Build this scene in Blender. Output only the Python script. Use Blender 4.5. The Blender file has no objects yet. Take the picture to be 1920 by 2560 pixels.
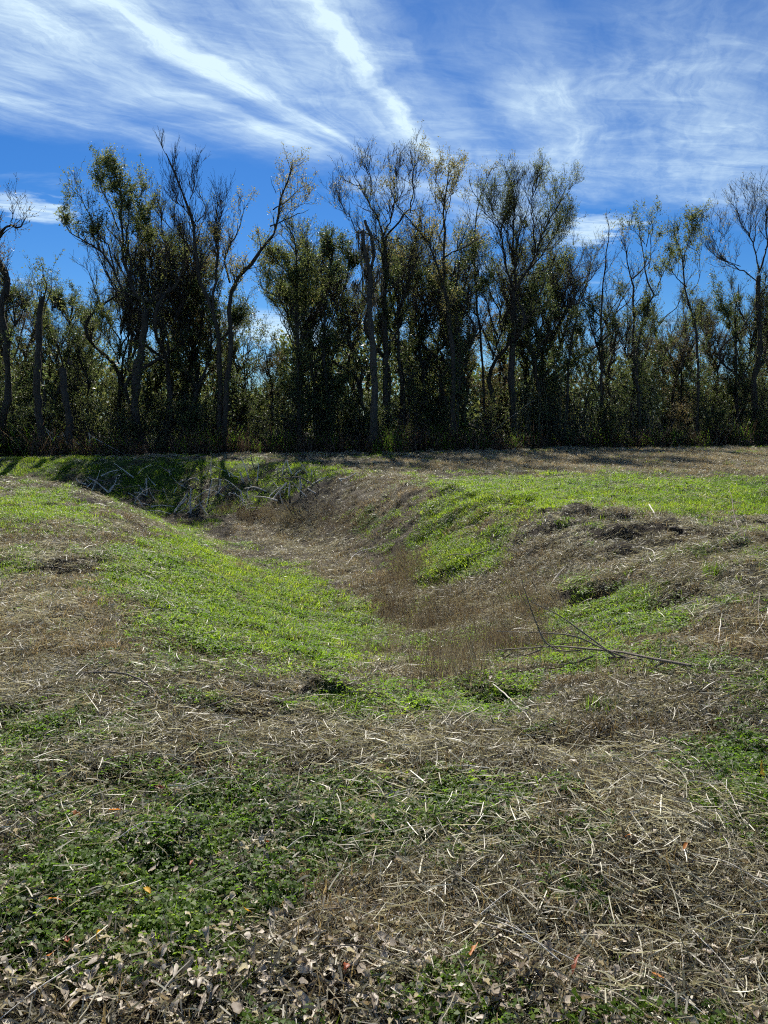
import bpy, math
import numpy as np
from mathutils import Vector

R = math.radians
rng = np.random.default_rng(11)
scene = bpy.context.scene
COL = scene.collection

# ------------------------------------------------------------------ camera
FPX = 1923.0            # focal length in photograph pixels (1920 x 2560)
CAM_H = 1.6
PITCH = R(7.05)
cam_data = bpy.data.cameras.new('camera')
cam = bpy.data.objects.new('camera', cam_data)
COL.objects.link(cam)
cam.location = (0, 0, CAM_H)
cam.rotation_euler = (R(90) - PITCH, 0, 0)
cam_data.sensor_fit = 'VERTICAL'
cam_data.sensor_height = 36.0
cam_data.lens = 36.0 * FPX / 2560.0
cam_data.clip_start = 0.05
cam_data.clip_end = 5000
scene.camera = cam

# ------------------------------------------------------------------ light
SUN_ELEV = 42.0
SUN_AZ = -8.0           # degrees to the right of the view axis (+Y)
SKY_STRENGTH = 0.052
SUN_STRENGTH = 5.0
scene.view_settings.view_transform = 'Standard'
scene.view_settings.look = 'None'
scene.view_settings.exposure = 0.85
scene.view_settings.gamma = 1.0
scene.view_settings.use_curve_mapping = False
scene.cycles.use_denoising = False
scene.cycles.use_adaptive_sampling = True
scene.cycles.adaptive_threshold = 0.03
scene.cycles.pixel_filter_type = 'BLACKMAN_HARRIS'
scene.cycles.filter_width = 1.15
scene.cycles.adaptive_min_samples = 12
scene.cycles.max_bounces = 8
scene.cycles.diffuse_bounces = 5
scene.cycles.glossy_bounces = 2
scene.cycles.transmission_bounces = 6
scene.cycles.sample_clamp_indirect = 3.0
scene.cycles.sample_clamp_direct = 4.0

sun_data = bpy.data.lights.new('sun', 'SUN')
sun_data.energy = SUN_STRENGTH
sun_data.angle = R(0.53)
sun_data.color = (1.0, 0.95, 0.86)
sun = bpy.data.objects.new('sun', sun_data)
COL.objects.link(sun)
sd = Vector((math.sin(R(SUN_AZ)) * math.cos(R(SUN_ELEV)), math.cos(R(SUN_AZ)) * math.cos(R(SUN_ELEV)), math.sin(R(SUN_ELEV))))
sun.rotation_euler = sd.to_track_quat('Z', 'Y').to_euler()
sun.location = sd * 60


class NT:
    """small helper to write node trees"""
    def __init__(self, tree):
        self.t = tree
        tree.nodes.clear()

    def n(self, typ, **kw):
        nd = self.t.nodes.new(typ)
        for k, v in kw.items():
            setattr(nd, k, v)
        return nd

    def l(self, a, b):
        self.t.links.new(a, b)

    def _in(self, sock, v):
        if v is None:
            return
        if isinstance(v, (int, float)):
            sock.default_value = v
        elif isinstance(v, (tuple, list)):
            sock.default_value = v
        else:
            self.l(v, sock)

    def m(self, op, a, b=None, c=None, clamp=False):
        nd = self.n('ShaderNodeMath', operation=op, use_clamp=clamp)
        for i, v in enumerate((a, b, c)):
            self._in(nd.inputs[i], v)
        return nd.outputs[0]

    def rng(self, v, a, b, c=0.0, d=1.0, smooth=True):
        nd = self.n('ShaderNodeMapRange')
        nd.interpolation_type = 'SMOOTHSTEP' if smooth else 'LINEAR'
        self._in(nd.inputs['Value'], v)
        for k, x in (('From Min', a), ('From Max', b), ('To Min', c), ('To Max', d)):
            self._in(nd.inputs[k], x)
        return nd.outputs['Result']

    def xyz(self, x, y, z):
        nd = self.n('ShaderNodeCombineXYZ')
        for i, v in enumerate((x, y, z)):
            self._in(nd.inputs[i], v)
        return nd.outputs[0]

    def noise(self, vec, scale, detail=2.0, rough=0.5, dist=0.0, col=False):
        nd = self.n('ShaderNodeTexNoise')
        if vec is not None:
            self.l(vec, nd.inputs['Vector'])
        nd.inputs['Scale'].default_value = scale
        nd.inputs['Detail'].default_value = detail
        nd.inputs['Roughness'].default_value = rough
        nd.inputs['Distortion'].default_value = dist
        return nd.outputs['Color' if col else 'Fac']

    def ramp(self, fac, stops, interp='LINEAR'):
        nd = self.n('ShaderNodeValToRGB')
        cr = nd.color_ramp
        cr.interpolation = interp
        while len(cr.elements) < len(stops):
            cr.elements.new(0.5)
        for e, (p, c) in zip(cr.elements, stops):
            e.position = p
            if isinstance(c, (int, float)):
                c = (c, c, c)
            e.color = tuple(c) + (1.0,)
        self._in(nd.inputs[0], fac)
        return nd.outputs[0]

    def mix(self, fac, a, b, blend='MIX'):
        nd = self.n('ShaderNodeMix', data_type='RGBA', blend_type=blend)
        self._in(nd.inputs[0], fac)
        for s, v in ((nd.inputs[6], a), (nd.inputs[7], b)):
            if isinstance(v, (tuple, list)):
                s.default_value = tuple(v)[:3] + (1.0,)
            else:
                self.l(v, s)
        return nd.outputs[2]


# world: Nishita sky with a cirrus sheet (laid out on a plane at altitude)
world = bpy.data.worlds.new('World')
scene.world = world
world.use_nodes = True
world.cycles.sampling_method = 'NONE'     # a smooth sky: rays that leave the scene find it
w = NT(world.node_tree)
sky = w.n('ShaderNodeTexSky')
sky.sky_type = 'NISHITA'
sky.sun_disc = False
sky.sun_elevation = R(SUN_ELEV)
sky.sun_rotation = R(SUN_AZ)
sky.altitude = 300
sky.air_density = 1.0
sky.dust_density = 0.15
sky.ozone_density = 4.0
hs = w.n('ShaderNodeHueSaturation')
hs.inputs['Saturation'].default_value = 1.28
hs.inputs['Value'].default_value = 0.9
w.l(sky.outputs[0], hs.inputs['Color'])
tc = w.n('ShaderNodeTexCoord')
sep = w.n('ShaderNodeSeparateXYZ')
w.l(tc.outputs['Generated'], sep.inputs[0])
zz = w.m('MAXIMUM', sep.outputs[2], 0.05)
px = w.m('DIVIDE', sep.outputs[0], zz)
py = w.m('DIVIDE', sep.outputs[1], zz)
pv = w.xyz(px, py, 0.0)
cross = w.m('SUBTRACT', w.m('MULTIPLY', px, 0.94), w.m('MULTIPLY', py, 0.33))
along = w.m('ADD', w.m('MULTIPLY', px, 0.33), w.m('MULTIPLY', py, 0.94))
w1 = w.m('SUBTRACT', w.noise(pv, 1.3, 2.0), 0.5)
w2 = w.m('SUBTRACT', w.noise(pv, 5.0, 5.0, 0.6), 0.5)
crs = w.m('ADD', cross, w.m('ADD', w.m('MULTIPLY', w1, 0.26), w.m('MULTIPLY', w2, 0.15)))
# the left-hand plumes bend over to the right as they sink
crs = w.m('SUBTRACT', crs, w.m('MULTIPLY', w.m('MULTIPLY', w.rng(py, 2.35, 3.2), w.rng(cross, -0.95, -1.25)), 0.36))
u = w.rng(crs, -2.4, 1.6, smooth=False)


def cp(c):
    return (c + 2.4) / 4.0


streak = w.ramp(u, [(0.0, 0.35), (cp(-2.05), 0.65), (cp(-1.88), 0.28), (cp(-1.62), 0.5), (cp(-1.5), 0.85), (cp(-1.42), 0.38),
                    (cp(-1.26), 0.95), (cp(-1.17), 0.40), (cp(-0.98), 0.36), (cp(-0.91), 0.5), (cp(-0.85), 1.05), (cp(-0.77), 0.36), (cp(-0.6), 0.22),
                    (cp(-0.36), 0.62), (cp(-0.22), 0.30), (cp(0.15), 0.36), (cp(0.5), 0.22), (cp(0.9), 0.35), (1.0, 0.3)], 'EASE')
fib = w.noise(w.xyz(w.m('MULTIPLY', crs, 13.0), w.m('MULTIPLY', along, 1.7), 0.0), 1.0, 10.0, 0.68, 0.5)
fib2 = w.noise(w.xyz(w.m('ADD', w.m('MULTIPLY', px, 3.0), w.m('MULTIPLY', w1, 2.0)), w.m('ADD', w.m('MULTIPLY', py, 6.0), w.m('MULTIPLY', px, -1.8)), 3.0), 1.0, 9.0, 0.66, 1.1)
veil = w.noise(pv, 1.7, 5.0, 0.6, 0.4)
dens = w.m('ADD', w.m('MULTIPLY', streak, w.rng(fib, 0.28, 0.72, 0.48, 1.12)), w.m('MULTIPLY', w.rng(fib2, 0.35, 0.8), 0.30))
dens = w.m('ADD', dens, 0.03)
# the sheet thins out overhead on the right-hand side
dens = w.m('MULTIPLY', dens, w.m('MAXIMUM', w.rng(crs, -0.55, -0.75), w.rng(along, 1.95, 2.65, 0.25, 1.0)))
dens = w.m('MULTIPLY', dens, w.rng(veil, 0.28, 0.62, 0.4, 1.05))
edge = w.m('ADD', w.m('ADD', w.m('MULTIPLY', px, 0.42), 3.36), w.m('MULTIPLY', w.m('SUBTRACT', w.noise(pv, 2.2, 6.0, 0.6), 0.5), 0.75))
gate = w.rng(w.m('SUBTRACT', edge, py), -0.16, 0.42)
# thin patches lower down towards the horizon
low = w.noise(w.xyz(w.m('MULTIPLY', px, 0.55), w.m('MULTIPLY', py, 0.62), 9.0), 1.0, 6.0, 0.6, 0.6)
lowd = w.m('MULTIPLY', w.rng(low, 0.56, 0.78), 0.75)


def puff(cx, cy, rx, ry):
    a = w.m('POWER', w.m('DIVIDE', w.m('SUBTRACT', w.m('ADD', px, w.m('MULTIPLY', w2, 0.7)), cx), rx), 2.0)
    b = w.m('POWER', w.m('DIVIDE', w.m('SUBTRACT', w.m('ADD', py, w.m('MULTIPLY', w1, 0.7)), cy), ry), 2.0)
    return w.rng(w.m('ADD', a, b), 0.0, 1.0, 0.75, 0.0)


extra = w.m('MAXIMUM', w.m('MAXIMUM', puff(-1.72, 3.85, 0.26, 0.30), puff(1.12, 4.3, 0.24, 0.42)), puff(-1.2, 9.5, 0.8, 2.4))
extra = w.m('MULTIPLY', extra, w.rng(fib2, 0.25, 0.65, 0.4, 1.1))
total = w.m('MAXIMUM', w.m('MULTIPLY', dens, gate), w.m('MAXIMUM', lowd, extra))
total = w.m('MULTIPLY', total, w.rng(sep.outputs[2], 0.0, 0.1))
total = w.m('MINIMUM', total, 0.92)
cloud_col = (0.45 / SKY_STRENGTH, 0.56 / SKY_STRENGTH, 0.62 / SKY_STRENGTH)
deep = w.mix(1.0, hs.outputs[0], (0.54, 0.80, 1.08), 'MULTIPLY')
skyc = w.mix(total, deep, cloud_col)
bg = w.n('ShaderNodeBackground')
bg.inputs['Strength'].default_value = SKY_STRENGTH
w.l(skyc, bg.inputs['Color'])
wo = w.n('ShaderNodeOutputWorld')
w.l(bg.outputs[0], wo.inputs['Surface'])

# ------------------------------------------------------------------ helpers


def ray(u, v):
    cx, cy = (u - 960.0) / FPX, -(v - 1280.0) / FPX
    cp_, sp_ = math.cos(PITCH), math.sin(PITCH)
    d = np.array([cx, cp_ + cy * sp_, -sp_ + cy * cp_])
    return d


def at(u, v, dist):
    """point seen at photograph pixel (u, v), `dist` metres in front (along +Y)"""
    d = ray(u, v)
    return np.array([0, 0, CAM_H]) + d * (dist / d[1])


def hash2(ix, iy, seed):
    s = np.sin(ix * 127.1 + iy * 311.7 + seed * 74.7) * 43758.5453
    return s - np.floor(s)


def vnoise(x, y, seed=0):
    xi, yi = np.floor(x), np.floor(y)
    xf, yf = x - xi, y - yi
    xf = xf * xf * (3 - 2 * xf)
    yf = yf * yf * (3 - 2 * yf)
    a = hash2(xi, yi, seed); b = hash2(xi + 1, yi, seed)
    c = hash2(xi, yi + 1, seed); d = hash2(xi + 1, yi + 1, seed)
    return (a + (b - a) * xf) * (1 - yf) + (c + (d - c) * xf) * yf


def fbm(x, y, seed=0, octs=4):
    t, a, f, n = 0, 1.0, 1.0, 0
    for o in range(octs):
        t = t + a * vnoise(x * f, y * f, seed + o)
        n += a; a *= 0.5; f *= 2.03
    return t / n - 0.5


def sstep(a, b, x):
    t = np.clip((x - a) / (b - a), 0, 1)
    return t * t * (3 - 2 * t)


# ditch axis: x, y, depth, width on the left, width on the right
AX = np.array([
    (0.55, 4.9, 0.00, 2.0, 2.2), (0.35, 6.4, 0.36, 2.7, 3.0), (0.10, 8.6, 0.72, 3.4, 4.0), (-0.45, 11.0, 0.96, 3.7, 4.0),
    (-1.2, 14.0, 1.12, 3.9, 3.8), (-2.6, 18.0, 1.24, 4.2, 3.3), (-4.6, 21.6, 1.30, 4.6, 3.6), (-7.3, 23.8, 1.08, 4.6, 4.0),
    (-11.0, 25.0, 0.55, 4.2, 3.6), (-15.0, 25.6, 0.20, 4.0, 3.0), (-19.0, 26.0, 0.0, 3.0, 3.0)])


def catmull(P, n):
    P = np.asarray(P, float)
    if len(P) == 2:
        t = np.linspace(0, 1, n)[:, None]
        return P[0] * (1 - t) + P[1] * t
    Q = np.vstack([2 * P[0] - P[1], P, 2 * P[-1] - P[-2]])
    seg = np.linalg.norm(np.diff(P[:, :3], axis=0), axis=1)
    s = np.concatenate([[0], np.cumsum(seg)])
    out = []
    for d in np.linspace(0, s[-1], n):
        i = min(max(np.searchsorted(s, d, 'right') - 1, 0), len(P) - 2)
        t = (d - s[i]) / max(seg[i], 1e-9)
        p0, p1, p2, p3 = Q[i], Q[i + 1], Q[i + 2], Q[i + 3]
        out.append(0.5 * ((2 * p1) + (p2 - p0) * t + (2 * p0 - 5 * p1 + 4 * p2 - p3) * t * t + (3 * p1 - p0 - 3 * p2 + p3) * t ** 3))
    return np.array(out)


AX[:, 2] *= 1.12
AX[:, 3] *= 1.04
AXS = catmull(AX, 130)
AXT = np.gradient(AXS[:, :2], axis=0)


def height(x, y, fine=True):
    x = np.atleast_1d(np.asarray(x, float)); y = np.atleast_1d(np.asarray(y, float))
    dep = np.zeros_like(x)
    CH = 20000
    for a in range(0, len(x), CH):
        xs, ys = x[a:a + CH, None], y[a:a + CH, None]
        dx, dy = xs - AXS[None, :, 0], ys - AXS[None, :, 1]
        d = np.sqrt(dx * dx + dy * dy)
        side = AXT[None, :, 0] * dy - AXT[None, :, 1] * dx      # > 0 : left of the axis
        wdt = np.where(side > 0, AXS[None, :, 3], AXS[None, :, 4])
        t = d / np.maximum(wdt, 0.1)
        f = AXS[None, :, 2] * (1 - sstep(0.10, 1.0, t))
        dep[a:a + CH] = f.max(axis=1)
    z = -dep
    far = 1 - sstep(45, 90, np.hypot(x, y))
    z = z + far * 0.16 * fbm(x / 3.1, y / 3.1, 3, 3)
    # spoil thrown up along the right-hand brow and a worn dip in the left bank
    z = z + 0.19 * np.exp(-(((x - (4.4 - 0.42 * (y - 8.0))) / 1.1) ** 2)) * sstep(6, 8, y) * (1 - sstep(17, 20, y)) * (0.6 + 1.7 * fbm(x * 2.4, y * 2.4, 31, 4))
    z = z - 0.16 * np.exp(-((x + 5.0) / 2.4) ** 2 - ((y - 17.0) / 4.0) ** 2)
    if fine:
        z = z + far * (0.15 * fbm(x / 0.7, y / 0.7, 8, 4) + 0.085 * fbm(x / 0.21, y / 0.21, 14, 3))
        # scraped hollows with dark earth, one darkened for shade under a mound
        for hx, hy, hr, hd in HOLLOWS:
            z = z - 1.7 * hd * np.exp(-(((x - hx) / hr) ** 2 + ((y - hy) / (hr * 0.7)) ** 2) ** 2)
    return z


HOLLOWS = []


def ground_at(u, v, fine=False):
    d = ray(u, v)
    d = d / d[1]
    ys = np.geomspace(1.0, 75, 110)
    f = CAM_H + d[2] * ys - height(d[0] * ys, ys, fine)
    k = int(np.argmax(f <= 0))
    if f[k] > 0:
        k = len(ys) - 1
    a, b = ys[max(k - 1, 0)], ys[k]
    ys = np.linspace(a, b, 30)
    f = CAM_H + d[2] * ys - height(d[0] * ys, ys, fine)
    k = int(np.argmax(f <= 0)) if (f <= 0).any() else len(ys) - 1
    y = ys[k]
    return np.array([d[0] * y, y, float(height(d[0] * y, y, fine)[0])])


for (u_, v_, r_, d_) in [(600, 1785, 0.28, 0.07), (780, 1672, 0.30, 0.10), (1410, 1870, 0.30, 0.06), (1690, 1500, 0.35, 0.10),
                         (1490, 1490, 0.4, 0.10), (215, 1258, 0.6, 0.10), (1120, 1440, 0.5, 0.10), (1250, 1745, 0.3, 0.08), (820, 1750, 0.2, -0.06),
                         (1560, 1340, 0.6, 0.12), (1660, 1345, 0.6, 0.12), (215, 1425, 0.45, 0.08), (480, 1640, 0.25, 0.06)]:
    p_ = ground_at(u_, v_)
    HOLLOWS.append((p_[0], p_[1], r_, d_))


def normals(x, y):
    e = 0.12
    gx = (height(x + e, y, False) - height(x - e, y, False)) / (2 * e)
    gy = (height(x, y + e, False) - height(x, y - e, False)) / (2 * e)
    n = np.stack([-gx, -gy, np.ones_like(gx)], 1)
    return n / np.linalg.norm(n, axis=1)[:, None]


def mesh_q(name, V, F, mat=None, tint=None, smooth=False, fattr=None):
    """mesh from float verts (n,3) and quad faces (m,4)"""
    V = np.asarray(V, np.float32).reshape(-1, 3); F = np.asarray(F, np.int32).reshape(-1, 4)
    me = bpy.data.meshes.new(name)
    me.vertices.add(len(V)); me.vertices.foreach_set('co', V.ravel())
    me.loops.add(F.size); me.loops.foreach_set('vertex_index', F.ravel())
    me.polygons.add(len(F))
    me.polygons.foreach_set('loop_start', np.arange(0, F.size, 4, dtype=np.int32))
    me.polygons.foreach_set('loop_total', np.full(len(F), 4, np.int32))
    if smooth:
        me.polygons.foreach_set('use_smooth', np.ones(len(F), bool))
    me.update(calc_edges=True)
    if tint is not None:
        a = me.attributes.new('tint', 'FLOAT', 'POINT')
        a.data.foreach_set('value', np.asarray(tint, np.float32).ravel())
    for k, val in (fattr or {}).items():
        a = me.attributes.new(k, 'FLOAT', 'POINT')
        a.data.foreach_set('value', np.asarray(val, np.float32).ravel())
    if mat:
        me.materials.append(mat)
    return me


def link(name, me, parent=None, loc=None):
    o = bpy.data.objects.new(name, me)
    COL.objects.link(o)
    if parent:
        o.parent = parent
    if loc is not None:
        o.location = loc
    return o


def tag(o, label, cat, group=None, kind=None):
    if label:
        o['label'] = label
    if cat:
        o['category'] = cat
    if group:
        o['group'] = group
    if kind:
        o['kind'] = kind
    return o


def tubes(P, Rr, k=4):
    """P (B,n,3), Rr (B,n) -> verts, quads"""
    B, n, _ = P.shape
    T = np.gradient(P, axis=1)
    T /= np.linalg.norm(T, axis=2, keepdims=True) + 1e-9
    mt = P[:, -1] - P[:, 0]
    mt /= np.linalg.norm(mt, axis=1, keepdims=True) + 1e-9
    ref = np.where(np.abs(mt[:, 2:3]) > 0.7, np.array([[1.0, 0.1, 0]]), np.array([[0, 0.1, 1.0]]))[:, None, :]
    s1 = np.cross(T, np.broadcast_to(ref, T.shape))
    s1 /= np.linalg.norm(s1, axis=2, keepdims=True) + 1e-9
    s2 = np.cross(T, s1)
    a = np.arange(k) * 2 * np.pi / k
    V = P[:, :, None, :] + Rr[:, :, None, None] * (np.cos(a)[None, None, :, None] * s1[:, :, None, :] + np.sin(a)[None, None, :, None] * s2[:, :, None, :])
    idx = np.arange(B * n * k).reshape(B, n, k)
    A = idx[:, :-1, :]; Bq = np.roll(A, -1, 2); D = idx[:, 1:, :]; C = np.roll(D, -1, 2)
    F = np.stack([A, Bq, C, D], -1).reshape(-1, 4)
    return V.reshape(-1, 3), F


class Geo:
    def __init__(self):
        self.v, self.f, self.t, self.n = [], [], [], 0

    def add(self, V, F, t=0.5):
        V = np.asarray(V).reshape(-1, 3)
        self.v.append(V); self.f.append(np.asarray(F).reshape(-1, 4) + self.n)
        self.t.append(np.full(len(V), t) if np.isscalar(t) else np.asarray(t).ravel())
        self.n += len(V)

    def mesh(self, name, mat, smooth=False):
        return mesh_q(name, np.vstack(self.v), np.vstack(self.f), mat, np.concatenate(self.t), smooth)


def blen(P):
    return np.linalg.norm(np.diff(P, axis=1), axis=2).sum(1)


def interp(P, idx, t):
    n = P.shape[1]
    f = np.clip(t, 0, 0.9999) * (n - 1)
    i = f.astype(int)
    fr = (f - i)[:, None] if P.ndim == 3 else (f - i)
    return P[idx, i] * (1 - fr) + P[idx, i + 1] * fr


def rdir(N, r):
    d = r.normal(size=(N, 3))
    return d / np.linalg.norm(d, axis=1, keepdims=True)


def spawn(P, Rr, per_m, t0, ang, lmin, lmax, up, n, r, taper=0.55, rtip=0.004, wig=0.10, rmax=1.0, shorten=0.5):
    """children branches along the parents"""
    L = blen(P)
    cnt = r.poisson(np.maximum(L * per_m * (1 - t0), 0.01))
    idx = np.repeat(np.arange(len(P)), cnt)
    N = len(idx)
    if N == 0:
        return np.zeros((0, n, 3)), np.zeros((0, n))
    t = t0 + (1 - t0) * r.random(N)
    start = interp(P, idx, t)
    tan = interp(P, idx, np.minimum(t + 0.04, 1)) - interp(P, idx, np.maximum(t - 0.04, 0))
    tan /= np.linalg.norm(tan, axis=1, keepdims=True) + 1e-9
    perp = rdir(N, r)
    perp -= tan * (perp * tan).sum(1, keepdims=True)
    perp /= np.linalg.norm(perp, axis=1, keepdims=True) + 1e-9
    a = R(ang) * (0.6 + 0.8 * r.random(N))[:, None]
    d = tan * np.cos(a) + perp * np.sin(a)
    d[:, 2] += up * 0.5
    d /= np.linalg.norm(d, axis=1, keepdims=True)
    ln = (lmin + (lmax - lmin) * r.random(N)) * (1 - shorten * t)
    s = np.linspace(0, 1, n)
    C = start[:, None, :] + d[:, None, :] * (ln[:, None] * s[None])[:, :, None]
    C[:, :, 2] += up * 0.35 * ln[:, None] * s[None] ** 2
    wv = rdir(N, r)[:, None, :] * np.sin(s * np.pi * 1.1)[None, :, None] + rdir(N, r)[:, None, :] * (s ** 2)[None, :, None]
    wv = wv + np.cumsum(r.normal(size=(N, n, 3)) * 0.25, axis=1) * s[None, :, None]
    C = C + wv * (wig * ln)[:, None, None]
    r0 = np.minimum(interp(Rr, idx, t) * taper, rmax)
    RR = r0[:, None] * (1 - s[None]) ** 0.9 + rtip
    return C, RR


def leaf_quads(c, size, r, ratio=0.5, droop=0.0, upness=0.0):
    """diamond leaves at the points c"""
    N = len(c)
    ax = rdir(N, r)
    ax[:, 2] += upness - droop
    ax /= np.linalg.norm(ax, axis=1, keepdims=True)
    sd_ = np.cross(ax, rdir(N, r))
    sd_ /= np.linalg.norm(sd_, axis=1, keepdims=True) + 1e-9
    nn = np.cross(ax, sd_)
    sz = (size * (0.6 + 0.8 * r.random(N)))[:, None]
    a = c
    b = c + ax * sz * 0.45 + sd_ * sz * ratio * 0.5 + nn * sz * 0.08
    d = c + ax * sz
    e = c + ax * sz * 0.45 - sd_ * sz * ratio * 0.5 + nn * sz * 0.08
    V = np.stack([a, b, d, e], 1).reshape(-1, 3)
    F = np.arange(4 * N).reshape(N, 4)
    return V, F


def on_branches(P, per_m, r, jit=0.03, t0=0.1, clus=1):
    L = blen(P)
    cnt = r.poisson(L * per_m)
    idx = np.repeat(np.arange(len(P)), cnt)
    t = t0 + (1 - t0) * r.random(len(idx))
    c = interp(P, idx, t)
    if clus > 1 and len(c):
        # leaves sit in sprays: several share one spot on the twig
        c = np.repeat(c[::clus], clus, axis=0) + np.repeat(r.normal(size=(len(c[::clus]), 3)) * jit, clus, axis=0)
        return c + r.normal(size=c.shape) * 0.055
    return c + r.normal(size=(len(idx), 3)) * jit


# ------------------------------------------------------------------ materials


def new_mat(name):
    m = bpy.data.materials.new(name)
    m.use_nodes = True
    return m, NT(m.node_tree)


def leaf_mat(name, stops, trans=0.42, rough=0.4, spec=0.5, trans_gain=1.6, inst=False, patch=0.0):
    m, t = new_mat(name)
    at_ = t.n('ShaderNodeAttribute', attribute_name='tint')
    fac = at_.outputs['Fac']
    if inst:
        ai = t.n('ShaderNodeAttribute', attribute_name='itint', attribute_type='INSTANCER')
        fac = t.m('ADD', t.m('MULTIPLY', fac, 0.45), t.m('MULTIPLY', ai.outputs['Fac'], 0.55))
    if patch:
        tcn = t.n('ShaderNodeNewGeometry')
        nz = t.noise(tcn.outputs['Position'], 0.7, 3.0)
        fac = t.m('ADD', fac, t.m('MULTIPLY', t.m('SUBTRACT', nz, 0.5), patch))
    c = t.ramp(fac, stops)
    pb = t.n('ShaderNodeBsdfPrincipled')
    t.l(c, pb.inputs['Base Color'])
    pb.inputs['Roughness'].default_value = rough
    pb.inputs['Specular IOR Level'].default_value = spec
    tr = t.n('ShaderNodeBsdfTranslucent')
    bright = t.mix(1.0, c, (trans_gain, trans_gain, trans_gain * 0.75), 'MULTIPLY')
    t.l(bright, tr.inputs['Color'])
    mx = t.n('ShaderNodeMixShader')
    mx.inputs[0].default_value = trans
    t.l(pb.outputs[0], mx.inputs[1]); t.l(tr.outputs[0], mx.inputs[2])
    o = t.n('ShaderNodeOutputMaterial')
    t.l(mx.outputs[0], o.inputs['Surface'])
    return m


def bark_mat(name, dark, light, scale=9.0, rough=0.9):
    m, t = new_mat(name)
    g = t.n('ShaderNodeTexCoord')
    mp = t.n('ShaderNodeMapping')
    mp.inputs['Scale'].default_value = (1, 1, 0.25)
    t.l(g.outputs['Object'], mp.inputs[0])
    nz = t.noise(mp.outputs[0], scale, 6.0, 0.65, 0.4)
    n2 = t.noise(g.outputs['Object'], 1.1, 3.0)
    c = t.ramp(t.m('ADD', t.m('MULTIPLY', nz, 0.75), t.m('MULTIPLY', n2, 0.3)), [(0.32, dark), (0.72, light)])
    pb = t.n('ShaderNodeBsdfPrincipled')
    t.l(c, pb.inputs['Base Color'])
    pb.inputs['Roughness'].default_value = rough
    pb.inputs['Specular IOR Level'].default_value = 0.25
    bp = t.n('ShaderNodeBump')
    bp.inputs['Strength'].default_value = 0.6
    bp.inputs['Distance'].default_value = 0.03
    t.l(nz, bp.inputs['Height']); t.l(bp.outputs[0], pb.inputs['Normal'])
    o = t.n('ShaderNodeOutputMaterial')
    t.l(pb.outputs[0], o.inputs['Surface'])
    return m


M_BARK = bark_mat('bark', (0.018, 0.014, 0.011), (0.085, 0.07, 0.056))
M_TWIG = bark_mat('twig_bark', (0.03, 0.023, 0.018), (0.12, 0.10, 0.08), 20)
M_DEAD = bark_mat('dead_wood', (0.022, 0.018, 0.014), (0.11, 0.095, 0.078), 12)
M_PALE = bark_mat('bleached_stick', (0.38, 0.34, 0.28), (0.74, 0.70, 0.62), 30)
M_GREY = bark_mat('weathered_stick', (0.07, 0.058, 0.045), (0.26, 0.22, 0.175), 30)
M_MOSS = leaf_mat('hanging_moss', [(0.0, (0.10, 0.095, 0.08)), (1.0, (0.30, 0.285, 0.24))], 0.4, 0.9, 0.1, 1.2)
M_LEAF_OLIVE = leaf_mat('olive_leaf', [(0.0, (0.052, 0.070, 0.028)), (0.5, (0.098, 0.120, 0.046)), (0.85, (0.16, 0.165, 0.062)), (1.0, (0.24, 0.20, 0.07))], 0.55, 0.55, 0.14, 1.7, patch=0.6)
M_LEAF_GOLD = leaf_mat('golden_leaf', [(0.0, (0.085, 0.09, 0.038)), (0.5, (0.16, 0.15, 0.065)), (1.0, (0.30, 0.23, 0.085))], 0.55, 0.55, 0.14, 1.7, patch=0.6)
M_LEAF_DARK = leaf_mat('evergreen_leaf', [(0.0, (0.034, 0.052, 0.022)), (0.55, (0.072, 0.096, 0.038)), (1.0, (0.14, 0.145, 0.05))], 0.48, 0.48, 0.25, 1.8, patch=0.7)
M_LEAF_RUST = leaf_mat('rust_leaf', [(0.0, (0.055, 0.055, 0.028)), (0.5, (0.10, 0.085, 0.045)), (1.0, (0.18, 0.115, 0.06))], 0.45, 0.5, 0.22, 1.7, patch=0.6)
M_GRASS = leaf_mat('green_grass', [(0.0, (0.032, 0.055, 0.010)), (0.35, (0.075, 0.128, 0.012)), (0.65, (0.15, 0.225, 0.016)), (0.9, (0.23, 0.27, 0.035)), (1.0, (0.36, 0.32, 0.12))], 0.58, 0.5, 0.25, 2.1, True)
M_CLOVER = leaf_mat('clover_leaf', [(0.0, (0.03, 0.065, 0.008)), (0.5, (0.075, 0.14, 0.012)), (0.85, (0.15, 0.215, 0.022)), (1.0, (0.24, 0.26, 0.05))], 0.62, 0.5, 0.25, 2.0, True)
M_STRAW = leaf_mat('dry_straw', [(0.0, (0.12, 0.09, 0.055)), (0.4, (0.27, 0.215, 0.13)), (0.8, (0.46, 0.39, 0.25)), (1.0, (0.60, 0.53, 0.38))], 0.3, 0.5, 0.4, 1.2, True)
M_DRYGRASS = leaf_mat('dry_grass', [(0.0, (0.05, 0.038, 0.022)), (0.45, (0.145, 0.108, 0.062)), (0.75, (0.30, 0.22, 0.125)), (1.0, (0.50, 0.40, 0.25))], 0.4, 0.6, 0.3, 1.3, True)
M_STRAW_R = leaf_mat('mown_straw', [(0.0, (0.06, 0.047, 0.032)), (0.35, (0.13, 0.11, 0.075)), (0.55, (0.30, 0.27, 0.185)), (0.74, (0.54, 0.50, 0.37)), (1.0, (0.74, 0.70, 0.56))], 0.35, 0.45, 0.5, 1.2)
M_WEED_R = leaf_mat('standing_weed', [(0.0, (0.06, 0.036, 0.024)), (0.45, (0.145, 0.102, 0.068)), (0.75, (0.28, 0.245, 0.16)), (1.0, (0.46, 0.41, 0.28))], 0.25, 0.7, 0.2, 1.2)
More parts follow.
